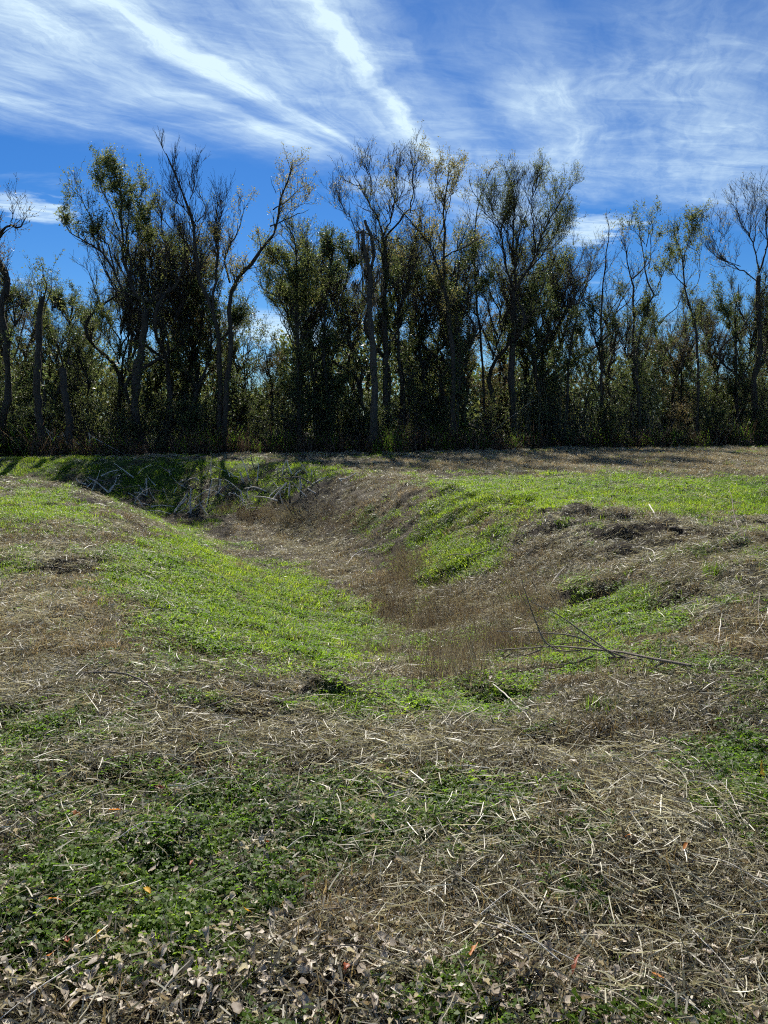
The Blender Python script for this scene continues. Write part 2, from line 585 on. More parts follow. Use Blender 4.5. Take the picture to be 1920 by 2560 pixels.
M_LITTER_R = leaf_mat('dead_leaf_bits', [(0.0, (0.09, 0.065, 0.045)), (0.4, (0.24, 0.185, 0.135)), (0.7, (0.44, 0.37, 0.29)), (1.0, (0.60, 0.54, 0.45))], 0.3, 0.5, 0.4, 1.3)
MERGED_MAT = {'straw': M_STRAW_R, 'dead_weeds': M_WEED_R, 'leaf_litter': M_LITTER_R}
M_CHAFF = leaf_mat('chaff', [(0.0, (0.05, 0.042, 0.03)), (0.4, (0.14, 0.125, 0.09)), (0.7, (0.34, 0.31, 0.235)), (1.0, (0.60, 0.56, 0.45))], 0.3, 0.5, 0.3, 1.2, True)
M_WEED = leaf_mat('dead_weed', [(0.0, (0.06, 0.038, 0.028)), (0.6, (0.15, 0.10, 0.07)), (1.0, (0.30, 0.23, 0.15))], 0.25, 0.7, 0.2, 1.2, True)
M_LITTER = leaf_mat('leaf_litter', [(0.0, (0.07, 0.04, 0.025)), (0.45, (0.20, 0.135, 0.085)), (0.8, (0.36, 0.27, 0.19)), (1.0, (0.48, 0.39, 0.29))], 0.3, 0.5, 0.4, 1.3, True)
M_CANE = bark_mat('cane', (0.06, 0.06, 0.035), (0.20, 0.19, 0.12), 15)


def fallen_mat(name, c0, c1, trans=0.4):
    m, t = new_mat(name)
    g = t.n('ShaderNodeTexCoord')
    nz = t.noise(g.outputs['Object'], 60.0, 4.0, 0.6)
    oi = t.n('ShaderNodeObjectInfo')
    fac = t.m('ADD', t.m('MULTIPLY', oi.outputs['Random'], 0.6), t.m('MULTIPLY', nz, 0.5))
    c = t.ramp(fac, [(0.1, c0), (0.95, c1)])
    pb = t.n('ShaderNodeBsdfPrincipled')
    t.l(c, pb.inputs['Base Color']); pb.inputs['Roughness'].default_value = 0.5
    tr = t.n('ShaderNodeBsdfTranslucent'); t.l(c, tr.inputs['Color'])
    mx = t.n('ShaderNodeMixShader'); mx.inputs[0].default_value = trans
    t.l(pb.outputs[0], mx.inputs[1]); t.l(tr.outputs[0], mx.inputs[2])
    o = t.n('ShaderNodeOutputMaterial'); t.l(mx.outputs[0], o.inputs['Surface'])
    return m


M_FALL_TAN = fallen_mat('tan_dead_leaf', (0.10, 0.07, 0.045), (0.56, 0.48, 0.37), 0.35)
M_FALL_ORANGE = fallen_mat('orange_dead_leaf', (0.42, 0.12, 0.02), (0.60, 0.22, 0.035), 0.45)
M_FALL_YELLOW = fallen_mat('yellow_dead_leaf', (0.68, 0.36, 0.02), (0.78, 0.50, 0.06), 0.5)
M_FALL_RED = fallen_mat('red_brown_dead_leaf', (0.22, 0.045, 0.015), (0.34, 0.09, 0.03), 0.45)

# ground: dark earth, brown thatch, moss-green film where the turf is thick
M_GROUND, t = new_mat('ground_soil')
geo = t.n('ShaderNodeNewGeometry')
pos = geo.outputs['Position']
n1 = t.noise(pos, 3.0, 8.0, 0.65)
n2 = t.noise(pos, 38.0, 6.0, 0.7)
n3 = t.noise(pos, 0.6, 4.0)
soil = t.ramp(n2, [(0.3, (0.012, 0.009, 0.006)), (0.55, (0.03, 0.023, 0.016)), (0.75, (0.075, 0.058, 0.04))])
thatch = t.ramp(n2, [(0.28, (0.022, 0.018, 0.012)), (0.5, (0.068, 0.055, 0.036)), (0.72, (0.17, 0.145, 0.10))])
green = t.ramp(n2, [(0.3, (0.012, 0.024, 0.005)), (0.6, (0.035, 0.065, 0.010)), (0.8, (0.08, 0.11, 0.025))])
ag = t.n('ShaderNodeAttribute', attribute_name='green')
ad = t.n('ShaderNodeAttribute', attribute_name='dry')
c = t.mix(t.rng(t.m('ADD', ad.outputs['Fac'], t.m('MULTIPLY', t.m('SUBTRACT', n1, 0.5), 1.2)), 0.2, 0.8), soil, thatch)
c = t.mix(t.rng(t.m('ADD', ag.outputs['Fac'], t.m('MULTIPLY', t.m('SUBTRACT', n1, 0.5), 0.9)), 0.3, 0.8), c, green)
pb = t.n('ShaderNodeBsdfPrincipled')
t.l(c, pb.inputs['Base Color'])
pb.inputs['Roughness'].default_value = 0.95
pb.inputs['Specular IOR Level'].default_value = 0.15
bp = t.n('ShaderNodeBump')
bp.inputs['Strength'].default_value = 0.9
bp.inputs['Distance'].default_value = 0.03
t.l(n2, bp.inputs['Height']); t.l(bp.outputs[0], pb.inputs['Normal'])
o = t.n('ShaderNodeOutputMaterial')
t.l(pb.outputs[0], o.inputs['Surface'])

# ------------------------------------------------------------------ ground cover maps (patches in world coordinates)


def make_blobs(lst):
    out = []
    for (u, v, ru, rv, wt) in lst:
        c = ground_at(u, v)[:2]
        a = (ground_at(u + ru, v)[:2] - ground_at(u - ru, v)[:2]) / 2
        b = (ground_at(u, max(v - rv, 1085))[:2] - ground_at(u, v + rv)[:2]) / 2
        A = np.array([[a[0], b[0]], [a[1], b[1]]])
        if abs(np.linalg.det(A)) < 1e-5:
            A = np.diag([0.5, 0.5])
        out.append((c, np.linalg.inv(A), wt))
    return out


def field(blobs, x, y):
    g = np.zeros_like(x)
    for c, Ai, wt in blobs:
        dx, dy = x - c[0], y - c[1]
        p = Ai[0, 0] * dx + Ai[0, 1] * dy
        q = Ai[1, 0] * dx + Ai[1, 1] * dy
        g = np.maximum(g, wt * np.exp(-(p * p + q * q) ** 1.5))
    return g


GREEN = make_blobs([
    (430, 1390, 130, 50, 1.0), (560, 1450, 170, 70, 1.0), (700, 1500, 170, 80, 1.0), (620, 1560, 200, 80, 1.0), (830, 1560, 120, 60, 0.95), (880, 1530, 70, 40, 0.95),
    (760, 1620, 260, 60, 0.75), (60, 1270, 150, 40, 0.8), (400, 1275, 90, 25, 0.85), (500, 1320, 120, 25, 0.75), (100, 1155, 260, 16, 0.95), (400, 1170, 300, 30, 0.9),
    (700, 1180, 200, 26, 0.7), (1300, 1200, 200, 18, 0.6), (1600, 1205, 340, 26, 0.9), (1850, 1230, 200, 45, 1.0), (1400, 1235, 250, 35, 1.0), (1180, 1225, 130, 40, 0.9),
    (1090, 1270, 80, 30, 0.75), (930, 1290, 80, 26, 0.6), (1000, 1330, 110, 25, 0.35), (1160, 1400, 110, 45, 1.0), (1090, 1440, 70, 30, 0.85), (1700, 1270, 220, 25, 0.7),
    (1540, 1560, 160, 70, 0.9), (1440, 1620, 130, 60, 0.8), (1680, 1640, 150, 50, 0.55), (1150, 1760, 150, 40, 0.95), (920, 1750, 110, 30, 0.8), (1270, 1735, 80, 30, 0.9), (730, 1690, 200, 30, 0.55),
    (120, 1860, 140, 40, 0.65), (250, 1830, 130, 40, 0.6), (40, 1960, 120, 80, 1.0), (250, 2050, 220, 70, 0.9), (520, 2060, 220, 90, 0.9), (330, 2270, 300, 110, 1.0), (120, 2250, 160, 90, 0.9),
    (520, 2370, 150, 60, 0.9), (620, 2280, 130, 60, 0.8), (780, 2130, 200, 110, 0.7), (1200, 2000, 240, 80, 0.75), (1130, 2150, 160, 70, 0.7), (1830, 1930, 110, 90, 1.0), (1880, 2040, 100, 90, 1.0),
    (1500, 2060, 160, 60, 0.5), (980, 2080, 130, 50, 0.6), (150, 2440, 140, 60, 0.5), (1020, 2550, 120, 40, 0.6), (1450, 2260, 150, 60, 0.4), (900, 2020, 220, 60, 0.6)])
DRY = make_blobs([
    (150, 1510, 220, 110, 1.0), (100, 1650, 220, 100, 0.95), (60, 1340, 150, 50, 0.7), (230, 1380, 130, 50, 0.6), (350, 1720, 230, 70, 0.8), (1600, 1145, 420, 22, 1.0), (1200, 1160, 260, 20, 0.8),
    (1800, 1175, 220, 20, 0.8), (700, 1330, 130, 35, 0.85), (830, 1400, 90, 50, 0.8), (960, 1500, 110, 60, 0.8), (1000, 1230, 170, 40, 0.8), (1200, 1300, 160, 35, 0.6), (1500, 1420, 260, 60, 0.75),
    (1800, 1390, 170, 60, 0.8), (1800, 1600, 200, 110, 0.75), (1650, 1740, 300, 70, 0.85), (550, 1850, 420, 70, 0.85), (1000, 1880, 420, 60, 0.85), (1500, 1850, 320, 60, 0.8), (200, 2080, 150, 60, 0.35),
    (1600, 2000, 250, 120, 0.85), (1400, 2250, 450, 200, 0.9), (900, 2280, 260, 120, 0.7), (1700, 2250, 280, 180, 0.8), (60, 2150, 110, 80, 0.6), (1200, 1560, 170, 100, 0.8)])
STRAW = make_blobs([
    (1500, 2100, 420, 220, 1.0), (1300, 2280, 460, 140, 0.95), (1750, 2100, 200, 240, 0.9), (1050, 2180, 250, 160, 0.75), (1650, 2400, 330, 150, 0.85), (600, 1850, 500, 70, 0.7), (1300, 1880, 500, 90, 0.85),
    (1700, 1760, 260, 120, 0.7), (300, 1700, 260, 90, 0.75), (130, 1560, 180, 120, 0.5), (150, 2080, 200, 60, 0.4), (1150, 1480, 200, 60, 0.55), (1000, 2400, 500, 110, 0.75), (250, 2500, 300, 60, 0.4), (1750, 1400, 200, 60, 0.5),
    (1050, 1330, 200, 60, 0.35), (760, 1370, 110, 35, 1.0), (850, 1440, 80, 40, 1.0), (690, 1330, 100, 22, 0.8), (1600, 1390, 260, 60, 0.8), (1350, 1340, 200, 40, 0.6)])
EARTH_SHADE = make_blobs([
    (1500, 1330, 230, 28, 0.9), (1660, 1330, 120, 28, 1.0), (1390, 1290, 150, 22, 0.8), (1570, 1345, 110, 25, 1.0), (1820, 1440, 110, 40, 0.6), (600, 1780, 110, 32, 1.0), (775, 1668, 90, 14, 1.0),  # last patch here is mound shade painted as dark soil
    (170, 1400, 90, 40, 0.65), (230, 1255, 50, 10, 0.9), (60, 1165, 90, 8, 0.8), (1690, 1500, 60, 24, 0.9), (1490, 1490, 70, 22, 0.8), (1230, 1190, 140, 12, 0.5), (1540, 1410, 180, 30, 0.5), (1250, 1740, 50, 24, 0.8),
    (1500, 2360, 300, 60, 0.4), (1000, 2330, 260, 40, 0.5), (820, 1240, 90, 40, 0.6)])
LITTER = make_blobs([
    (350, 2480, 420, 110, 1.0), (1000, 2490, 420, 110, 1.0), (60, 2330, 130, 90, 0.6), (1500, 2520, 350, 90, 0.7), (60, 2130, 130, 70, 0.5), (800, 2400, 200, 60, 0.8), (1820, 2500, 160, 80, 0.6), (1300, 2400, 300, 80, 0.5)])


BARE_FLOOR = make_blobs([(760, 1375, 120, 32, 1.0), (850, 1440, 90, 40, 1.0), (690, 1335, 110, 22, 0.9), (930, 1490, 80, 36, 0.8), (600, 1300, 120, 14, 0.8)])


def cover(x, y):
    nz = fbm(x / 0.8, y / 0.8, 51, 4)
    n2_ = fbm(x / 0.25, y / 0.25, 57, 3)
    g = field(GREEN, x, y)
    e = field(EARTH_SHADE, x, y)
    d = field(DRY, x, y)
    g = np.clip(g * (0.8 + 0.5 * n2_) + 0.20 + 1.25 * nz + 1.15 * n2_, 0, 1)
    g = g * (1 - 0.48 * np.clip(d - field(GREEN, x, y) * 0.8, 0, 1)) * (1 - 0.6 * e)
    g = g * (1 - 0.9 * field(BARE_FLOOR, x, y))
    d = np.clip(d * 0.9 + 0.22 - 0.8 * nz, 0, 1) * (1 - 0.6 * e)
    return g, d, e


# ------------------------------------------------------------------ terrain (one sheet to the horizon)
rows = np.concatenate([np.linspace(-4, 1.2, 14)[:-1], np.geomspace(2.2, 14, 250) - 1.0, np.geomspace(13.2, 45, 170), np.geomspace(46, 2600, 60)])
cols = np.sign(np.linspace(-1, 1, 281)) * np.abs(np.linspace(-1, 1, 281)) ** 1.25 * 1.25
GY, GC = np.meshgrid(rows, cols, indexing='ij')
GX = GC * (np.maximum(GY, 0) + 3.2)
Z = height(GX.ravel(), GY.ravel())
nr, nc = GX.shape
idx = np.arange(nr * nc).reshape(nr, nc)
Fq = np.stack([idx[:-1, :-1], idx[:-1, 1:], idx[1:, 1:], idx[1:, :-1]], -1)
gg, dd, ee = cover(GX.ravel(), GY.ravel())
me = mesh_q('ground', np.stack([GX.ravel(), GY.ravel(), Z], 1), Fq, M_GROUND, None, True, {'green': gg, 'dry': dd})
ground = link('ground', me)
tag(ground, 'grassy ground with a shallow ditch running to a basin below the trees', 'ground', None, 'structure')

# ------------------------------------------------------------------ trees


def edge_dist(u):
    """distance of the edge of the wood along +Y for photograph column u"""
    return np.interp(u, [-400, 0, 300, 960, 1300, 1920, 2400], [29, 31.5, 33, 36, 39.5, 45, 50])


C1 = lambda x, y: (x * 0.3858, 320 + y * 0.3858)
C2 = lambda x, y: (640 + x * 0.3858, 320 + y * 0.3858)
C3 = lambda x, y: (1280 + x * 0.3858, 320 + y * 0.3858)


def tree_parts(limbs3, radii, r, p, base):
    """limbs3: list of (n,3) polylines; returns dict of part meshes, local to base"""
    NP = 18
    P = np.stack([catmull(l, NP) for l in limbs3])
    L = blen(P)
    jit = np.cumsum(r.normal(size=P.shape), axis=1)
    s = np.linspace(0, 1, NP)
    P = P + jit * 0.010 * np.minimum(L, 5)[:, None, None] * np.minimum(s * 4, 1)[None, :, None] * p.get('crook', 1.0)
    RR = np.stack([a * (1 - s) ** 0.8 * 0.9 + b * s for a, b in radii])
    bump_ = 1 + 0.10 * r.normal(size=RR.shape)
    RR = RR * bump_
    RR[1:] *= 0.82
    RR[0, 0] *= 1.35; RR[0, 1] *= 1.12
    parts = {}
    trunk = Geo()
    V, F = tubes(P - base, RR, 7)
    trunk.add(V, F)
    parts['trunk'] = trunk.mesh('trunk', p.get('bark', M_BARK), True)
    t0 = p.get('t0', 0.35)
    # first limb is the trunk: starts branching only above its own clear height
    B1a = spawn(P[:1], RR[:1], p['d1'], p.get('clear', 0.55), p['ang'], p['l1'] * 0.35, p['l1'], p['up'], 9, r, rmax=0.05)
    B1b = spawn(P[1:], RR[1:], p['d1'], t0, p['ang'], p['l1'] * 0.35, p['l1'], p['up'], 9, r, rmax=0.05) if len(P) > 1 else B1a
    B1 = np.concatenate([B1a[0], B1b[0]]); R1 = np.concatenate([B1a[1], B1b[1]])
    B2, R2 = spawn(B1, R1, p['d2'], 0.12, 40, 0.3, p['l2'], p['up'], 5, r, rtip=0.004, shorten=0.3)
    B3, R3 = spawn(B2, R2, p['d3'], 0.12, 42, 0.15, p['l3'], p['up'], 3, r, rtip=0.0035, shorten=0.2)
    br = Geo()
    for B, Rq, k in ((B1, R1, 4), (B2, R2, 3), (B3, R3, 3)):
        if len(B):
            V, F = tubes(B - base, Rq, k)
            br.add(V, F)
    if br.n:
        parts['branches'] = br.mesh('branches', p.get('twig', M_TWIG), False)
    if p.get('vine', 0) > 0:
        q_ = on_branches(P[:1], p['vine'], r, 0.0, 0.0)
        top_ = P[0, -1, 2]
        rad_ = rdir(len(q_), r) * np.array([1, 1, 0.3]) * (0.16 + 0.34 * np.abs(r.normal(size=(len(q_), 1))))
        q_ = q_ + rad_
        den = fbm(q_[:, 2] * 0.7, q_[:, 0] * 1.2 + q_[:, 1], int(r.integers(999)), 3) + 0.5
        q_ = q_[(r.random(len(q_)) < np.clip((den - 0.3) * 3, 0.03, 1)) & (q_[:, 2] < top_ * p.get('vtop', 0.8))]
        V, F = leaf_quads(q_ - base, 0.11, r, 0.6, droop=0.3)
        parts['vine'] = mesh_q('vine', V, F, M_LEAF_DARK, np.repeat(np.clip(r.normal(0.45, 0.25, len(q_)), 0, 1), 4))
    if p.get('leaf', 0) > 0:
        zlo, zhi = p.get('leafz', (-1, 99))
        c = np.concatenate([on_branches(B2, p['leaf'] * 4.8, r, 0.09, 0.1, 7), on_branches(B3, p['leaf'] * 4.8, r, 0.08, 0.1, 7), on_branches(B1, p['leaf'] * 2.0, r, 0.14, 0.1, 7)])
        # uneven foliage: thin it in clumps
        q = fbm(c[:, 0] * 0.9 + c[:, 2] * 0.3, c[:, 2] * 0.9 + c[:, 1] * 0.7, int(r.integers(1000)), 3) + 0.5
        keep = (r.random(len(c)) < np.clip((q - 0.30) * 2.6, 0.06, 1)) & (c[:, 2] > zlo) & (c[:, 2] < zhi)
        c = c[keep]
        V, F = leaf_quads(c - base, p['size'], r, p.get('ratio', 0.5), upness=0.15)
        ti = np.repeat(np.clip(r.normal(0.45, 0.22, len(c)), 0, 1), 4)
        parts['foliage'] = mesh_q('foliage', V, F, p['lm'], ti)
    return parts


def add_tree(name, label, cat, group, limbs, radii, p, seed, dist, depth_slopes=None):
    """limbs: pixel polylines, first one is the trunk (listed from the ground up)"""
    r = np.random.default_rng(seed)
    pts3, known = [], []
    for i, lm in enumerate(limbs):
        arr = np.array(lm, float)
        arr[:, 1] += np.clip((720 - arr[:, 1]) / 360.0, 0, 1) * 38
        if i == 0:
            d0, slope = dist, r.uniform(-0.03, 0.03)
        else:
            kp = np.array([k[0] for k in known]); dq = np.hypot(*(kp - arr[0]).T)
            j = int(np.argmin(dq)); d0 = known[j][1]
            slope = r.uniform(-0.42, 0.42)
        seg = np.concatenate([[0], np.cumsum(np.hypot(*np.diff(arr, axis=0).T))]) * dist / FPX
        dist_i = d0 + slope * seg
        q = np.array([at(a[0], a[1], dd_) for a, dd_ in zip(arr, dist_i)])
        if i == 0:
            q[0, 2] = height(q[0, 0], q[0, 1])[0] - 0.08
        pts3.append(q)
        dense = catmull(np.column_stack([arr, dist_i]), 16)
        known += [((a[0], a[1]), a[2]) for a in dense]
    base = pts3[0][0].copy()
    parts = tree_parts(pts3, radii, r, p, base)
    e = bpy.data.objects.new(name, None)
    COL.objects.link(e)
    e.location = base
    e.empty_display_size = 0.3
    tag(e, label, cat, group)
    tr_ = None
    for k, m in parts.items():
        c_ = link(k, m, tr_ if k == 'vine' and tr_ else e)
        tr_ = c_ if k == 'trunk' else tr_
        if k != 'trunk':
            c_['kind'] = 'stuff'
    return e, base


LEAFY = dict(d1=3.4, l1=2.0, d2=4.0, l2=0.95, d3=3.6, l3=0.42, ang=38, up=0.55, leaf=15, size=0.082, lm=M_LEAF_OLIVE, clear=0.6, t0=0.25)
SPARSE = dict(LEAFY, leaf=6, size=0.072, lm=M_LEAF_GOLD)
BARE = dict(d1=3.6, l1=2.2, d2=5.4, l2=1.1, d3=5.6, l3=0.5, ang=34, up=0.6, leaf=0.7, size=0.07, lm=M_LEAF_GOLD, clear=0.6, t0=0.2)
FINE = dict(d1=4.6, l1=2.1, d2=5.4, l2=1.05, d3=5.2, l3=0.45, ang=32, up=0.6, leaf=5.0, size=0.06, lm=M_LEAF_OLIVE, clear=0.7, t0=0.2)
BUSHY = dict(LEAFY, leaf=19, lm=M_LEAF_DARK, d1=3.4, l1=1.6, clear=0.15)

GRP_TREE = 'trees along the edge of the wood'
T = []


def tree(*a, **k):
    T.append(add_tree(*a, **k))


# leftmost crooked tree, cut by the frame
tree('bare_tree', 'crooked nearly leafless tree cut off by the left edge of the picture', 'tree', GRP_TREE,
     [[C1(15, 2130), C1(10, 1700), C1(20, 1400), C1(30, 1190), C1(60, 1090), C1(72, 1010), C1(40, 950), C1(0, 830), C1(-40, 720)],
      [C1(-40, 720), C1(0, 640), C1(70, 560), C1(130, 570), C1(165, 490)], [C1(70, 560), C1(75, 500), C1(50, 440)], [C1(60, 1090), C1(-30, 1000), C1(-90, 850)],
      [C1(30, 1190), C1(150, 1150), C1(200, 1170)], [C1(72, 1010), C1(20, 960), C1(-50, 930)]],
     [(0.17, 0.10), (0.08, 0.02), (0.03, 0.008), (0.07, 0.01), (0.05, 0.008), (0.04, 0.008)], dict(BARE, crook=1.6, l1=1.0, leaf=3, lm=M_LEAF_RUST, d1=3.0, vine=200, vtop=0.6), 3, 31.8)
# broken snags on the left
tree('dead_snag', 'leaning dead trunk with a broken top, second trunk from the left', 'dead tree', 'broken snags',
     [[C1(275, 2110), C1(283, 1750), C1(300, 1480), C1(315, 1290), C1(352, 1150)], [C1(346, 1170), C1(362, 1095)], [C1(358, 1165), C1(368, 1120)], [C1(338, 1185), C1(344, 1128)]], [(0.19, 0.085), (0.06, 0.006), (0.05, 0.006), (0.05, 0.006)], dict(BARE, d1=0.15, leaf=0, vine=90, vtop=0.6), 4, 31.0)
tree('dead_snag', 'short upright dead stump trunk right of the leaning broken trunk', 'dead tree', 'broken snags',
     [[C1(448, 2100), C1(450, 1850), C1(455, 1520)], [C1(447, 1535), C1(445, 1482)], [C1(462, 1535), C1(466, 1500)]], [(0.16, 0.12), (0.06, 0.008), (0.06, 0.008)], dict(BARE, d1=0.1, leaf=0), 5, 31.2)
tree('young_tree', 'slender young tree with thin upright twigs behind the leaning snag', 'tree', GRP_TREE,
     [[C1(265, 2100), C1(262, 1500), C1(265, 1250), C1(290, 1100), C1(285, 1000)], [C1(265, 1250), C1(250, 1080), C1(210, 920)], [C1(285, 1200), C1(330, 1050), C1(345, 930)]],
     [(0.06, 0.015), (0.03, 0.006), (0.03, 0.006)], dict(LEAFY, l1=0.9, leaf=9), 6, 33.4)
# the big leafy tree on the left
tree('leafy_tree', 'tall forked tree with olive leaves and a long limb reaching left', 'tree', GRP_TREE,
     [[C1(935, 2110), C1(925, 1700), C1(928, 1350), C1(945, 1130)],
      [C1(945, 1130), C1(870, 1070), C1(830, 950), C1(790, 850), C1(770, 620), C1(748, 320), C1(720, 120)],
      [C1(830, 950), C1(858, 850), C1(850, 650), C1(868, 420), C1(800, 170)],
      [C1(910, 1100), C1(800, 1050), C1(740, 900), C1(640, 790), C1(540, 710), C1(440, 620), C1(372, 520)],
      [C1(740, 900), C1(700, 700), C1(620, 540), C1(545, 330)],
      [C1(770, 620), C1(690, 420), C1(610, 180)], [C1(868, 420), C1(920, 360), C1(900, 310)],
      [C1(850, 650), C1(910, 520), C1(950, 400)], [C1(945, 1130), C1(1030, 1090), C1(1130, 1000), C1(1180, 900), C1(1200, 740), C1(1190, 600)],
      [C1(850, 800), C1(930, 700), C1(1000, 560)], [C1(930, 1200), C1(840, 1110), C1(720, 1010), C1(600, 1060)], [C1(930, 1330), C1(850, 1280), C1(700, 1290)], [C1(1030, 1090), C1(1080, 950), C1(1060, 800)]],
     [(0.21, 0.15), (0.12, 0.015), (0.07, 0.012), (0.09, 0.012), (0.05, 0.01), (0.04, 0.01), (0.03, 0.008), (0.04, 0.008), (0.10, 0.012), (0.04, 0.008), (0.05, 0.008), (0.04, 0.008), (0.04, 0.008)],
     dict(LEAFY, leaf=17, d1=3.4, l1=1.6, up=0.7, clear=0.9, vine=260), 7, 34.0)
# twin trunk, bare left top, leafy right top
tree('twin_tree', 'left stem of the twin trunk with a bare brush of upright twigs', 'tree', GRP_TREE,
     [[C1(1418, 2110), C1(1408, 1700), C1(1410, 1300), C1(1385, 1180), C1(1330, 1050), C1(1300, 850), C1(1280, 600), C1(1230, 400), C1(1170, 250), C1(1108, 110)],
      [C1(1385, 1180), C1(1365, 1000), C1(1375, 700), C1(1385, 560), C1(1405, 440)], [C1(1280, 600), C1(1200, 480), C1(1060, 330)], [C1(1230, 400), C1(1250, 260), C1(1180, 150)],
      [C1(1300, 850), C1(1220, 720), C1(1080, 560), C1(1000, 450)], [C1(1280, 560), C1(1320, 450), C1(1270, 250)], [C1(1385, 560), C1(1440, 500), C1(1420, 430)]],
     [(0.16, 0.02), (0.08, 0.015), (0.03, 0.008), (0.03, 0.008), (0.035, 0.008), (0.03, 0.008), (0.02, 0.006)],
     dict(BARE, d1=4.2, l1=1.6, up=0.9, ang=26, leaf=4.0, leafz=(0, 8.6), lm=M_LEAF_OLIVE, vine=150, vtop=0.5), 8, 34.2)
tree('twin_tree', 'right stem of the twin trunk, long limb reaching right to a sparse golden top', 'tree', GRP_TREE,
     [[C1(1455, 2110), C1(1450, 1600), C1(1465, 1150), C1(1490, 1000), C1(1560, 900), C1(1640, 780), C2(90, 590), C2(110, 470), C2(130, 350), C2(180, 200), C2(208, 100)],
      [C1(1490, 1000), C1(1470, 860), C1(1500, 760), C1(1560, 660), C1(1600, 500)], [C2(90, 590), C2(180, 540), C2(330, 480)], [C2(110, 470), C2(200, 400), C2(320, 290)],
      [C2(130, 350), C2(90, 240)], [C1(1470, 860), C1(1400, 760), C1(1410, 680)], [C2(180, 540), C2(260, 450), C2(370, 420)], [C1(1560, 900), C1(1640, 900), C1(1720, 860)]],
     [(0.16, 0.012), (0.06, 0.01), (0.04, 0.008), (0.035, 0.008), (0.02, 0.006), (0.02, 0.006), (0.02, 0.006), (0.03, 0.008)],
     dict(SPARSE, leaf=15, l1=1.5, d1=3.6, clear=0.5, vine=130, vtop=0.45), 9, 34.0)
tree('leafy_tree', 'slender upright leafy tree with golden upper leaves right of the sky gap', 'tree', GRP_TREE,
     [[C2(270, 2110), C2(285, 1700), C2(280, 1100), C2(262, 850), C2(245, 650), C2(200, 540)], [C2(275, 1000), C2(350, 850), C2(390, 700)], [C2(270, 1000), C2(170, 860), C2(60, 760)], [C2(280, 1200), C2(160, 1080), C2(30, 1010)],
      [C2(280, 1250), C2(370, 1100), C2(420, 980)], [C2(262, 850), C2(330, 760), C2(320, 640)]],
     [(0.11, 0.015), (0.04, 0.008), (0.04, 0.008), (0.04, 0.008), (0.04, 0.008), (0.03, 0.008)], dict(LEAFY, leaf=22, l1=1.8, d1=3.8, clear=0.2), 10, 35.2)
tree('evergreen_tree', 'dense dark evergreen left of the mossy dead trunk', 'tree', GRP_TREE,
     [[C2(470, 2110), C2(472, 1600), C2(470, 1200), C2(500, 900), C2(520, 700)], [C2(470, 1200), C2(400, 950), C2(420, 800)], [C2(470, 1300), C2(560, 1000), C2(600, 780)]],
     [(0.13, 0.02), (0.05, 0.01), (0.05, 0.01)], dict(BUSHY, l1=1.7), 11, 36.4)
# dead trunk with moss
H_TREE = add_tree('dead_tree', 'thick dead trunk in the middle, broken top hung with pale moss', 'dead tree', 'broken snags',
     [[C2(765, 2110), C2(752, 1500), C2(730, 1150), C2(740, 950), C2(700, 820), C2(672, 660)], [C2(738, 960), C2(758, 780), C2(742, 660), C2(714, 565)], [C2(728, 1150), C2(690, 1080), C2(640, 1000)], [C2(742, 1100), C2(790, 980), C2(805, 900)]],
     [(0.22, 0.05), (0.11, 0.07), (0.05, 0.012), (0.05, 0.02)], dict(BARE, bark=M_DEAD, d1=1.2, l1=0.7, leaf=0, clear=0.5, vine=140, vtop=0.45), 12, 35.4)
T.append(H_TREE)
tree('bare_tree', 'leafless tree behind the mossy trunk with a wide spreading fan of twigs', 'tree', GRP_TREE,
     [[C2(835, 2110), C2(832, 1400), C2(830, 900), C2(825, 690)], [C2(825, 690), C2(800, 520), C2(740, 380), C2(680, 300), C2(590, 100)], [C2(820, 690), C2(850, 500), C2(862, 330), C2(835, 100)],
      [C2(825, 690), C2(900, 590), C2(975, 470), C2(1010, 300), C2(1005, 80)], [C2(825, 720), C2(720, 640), C2(640, 620), C2(595, 520), C2(500, 380)], [C2(800, 520), C2(700, 460), C2(640, 420)], [C2(740, 380), C2(740, 260), C2(690, 110)],
      [C2(850, 500), C2(920, 380), C2(900, 180)], [C2(680, 300), C2(620, 280), C2(570, 260)], [C2(825, 700), C2(960, 680), C2(1010, 660)], [C2(850, 560), C2(780, 380), C2(780, 200)]],
     [(0.16, 0.12), (0.06, 0.008), (0.06, 0.008), (0.07, 0.008), (0.05, 0.008), (0.03, 0.008), (0.03, 0.006), (0.03, 0.006), (0.025, 0.006), (0.03, 0.008), (0.025, 0.006)],
     dict(BARE, d1=3.8, l1=1.7, ang=40, leaf=1.0, clear=0.85, vine=200), 13, 37.5)
tree('leafy_tree', 'tall slim tree right of centre, curved limb arching left', 'tree', GRP_TREE,
     [[C2(1282, 2110), C2(1262, 1600), C2(1232, 1300), C2(1200, 1000), C2(1195, 700), C2(1190, 500), C2(1205, 350), C2(1215, 170)],
      [C2(1200, 980), C2(1160, 830), C2(1130, 700), C2(1080, 610), C2(1000, 490), C2(930, 400), C2(890, 260)], [C2(1198, 830), C2(1300, 770), C2(1420, 710), C2(1510, 620)], [C2(1195, 650), C2(1250, 480), C2(1320, 200)],
      [C2(1190, 500), C2(1140, 350), C2(1150, 190)], [C2(1160, 830), C2(1040, 820), C2(930, 830)], [C2(1000, 490), C2(1020, 300), C2(1005, 110)], [C2(1300, 770), C2(1360, 600), C2(1400, 450)]],
     [(0.15, 0.012), (0.07, 0.008), (0.05, 0.008), (0.04, 0.008), (0.03, 0.008), (0.03, 0.008), (0.03, 0.008), (0.03, 0.008)], dict(SPARSE, leaf=9, l1=1.6, d1=3.6, clear=0.4, vine=170, vtop=0.5), 14, 36.8)
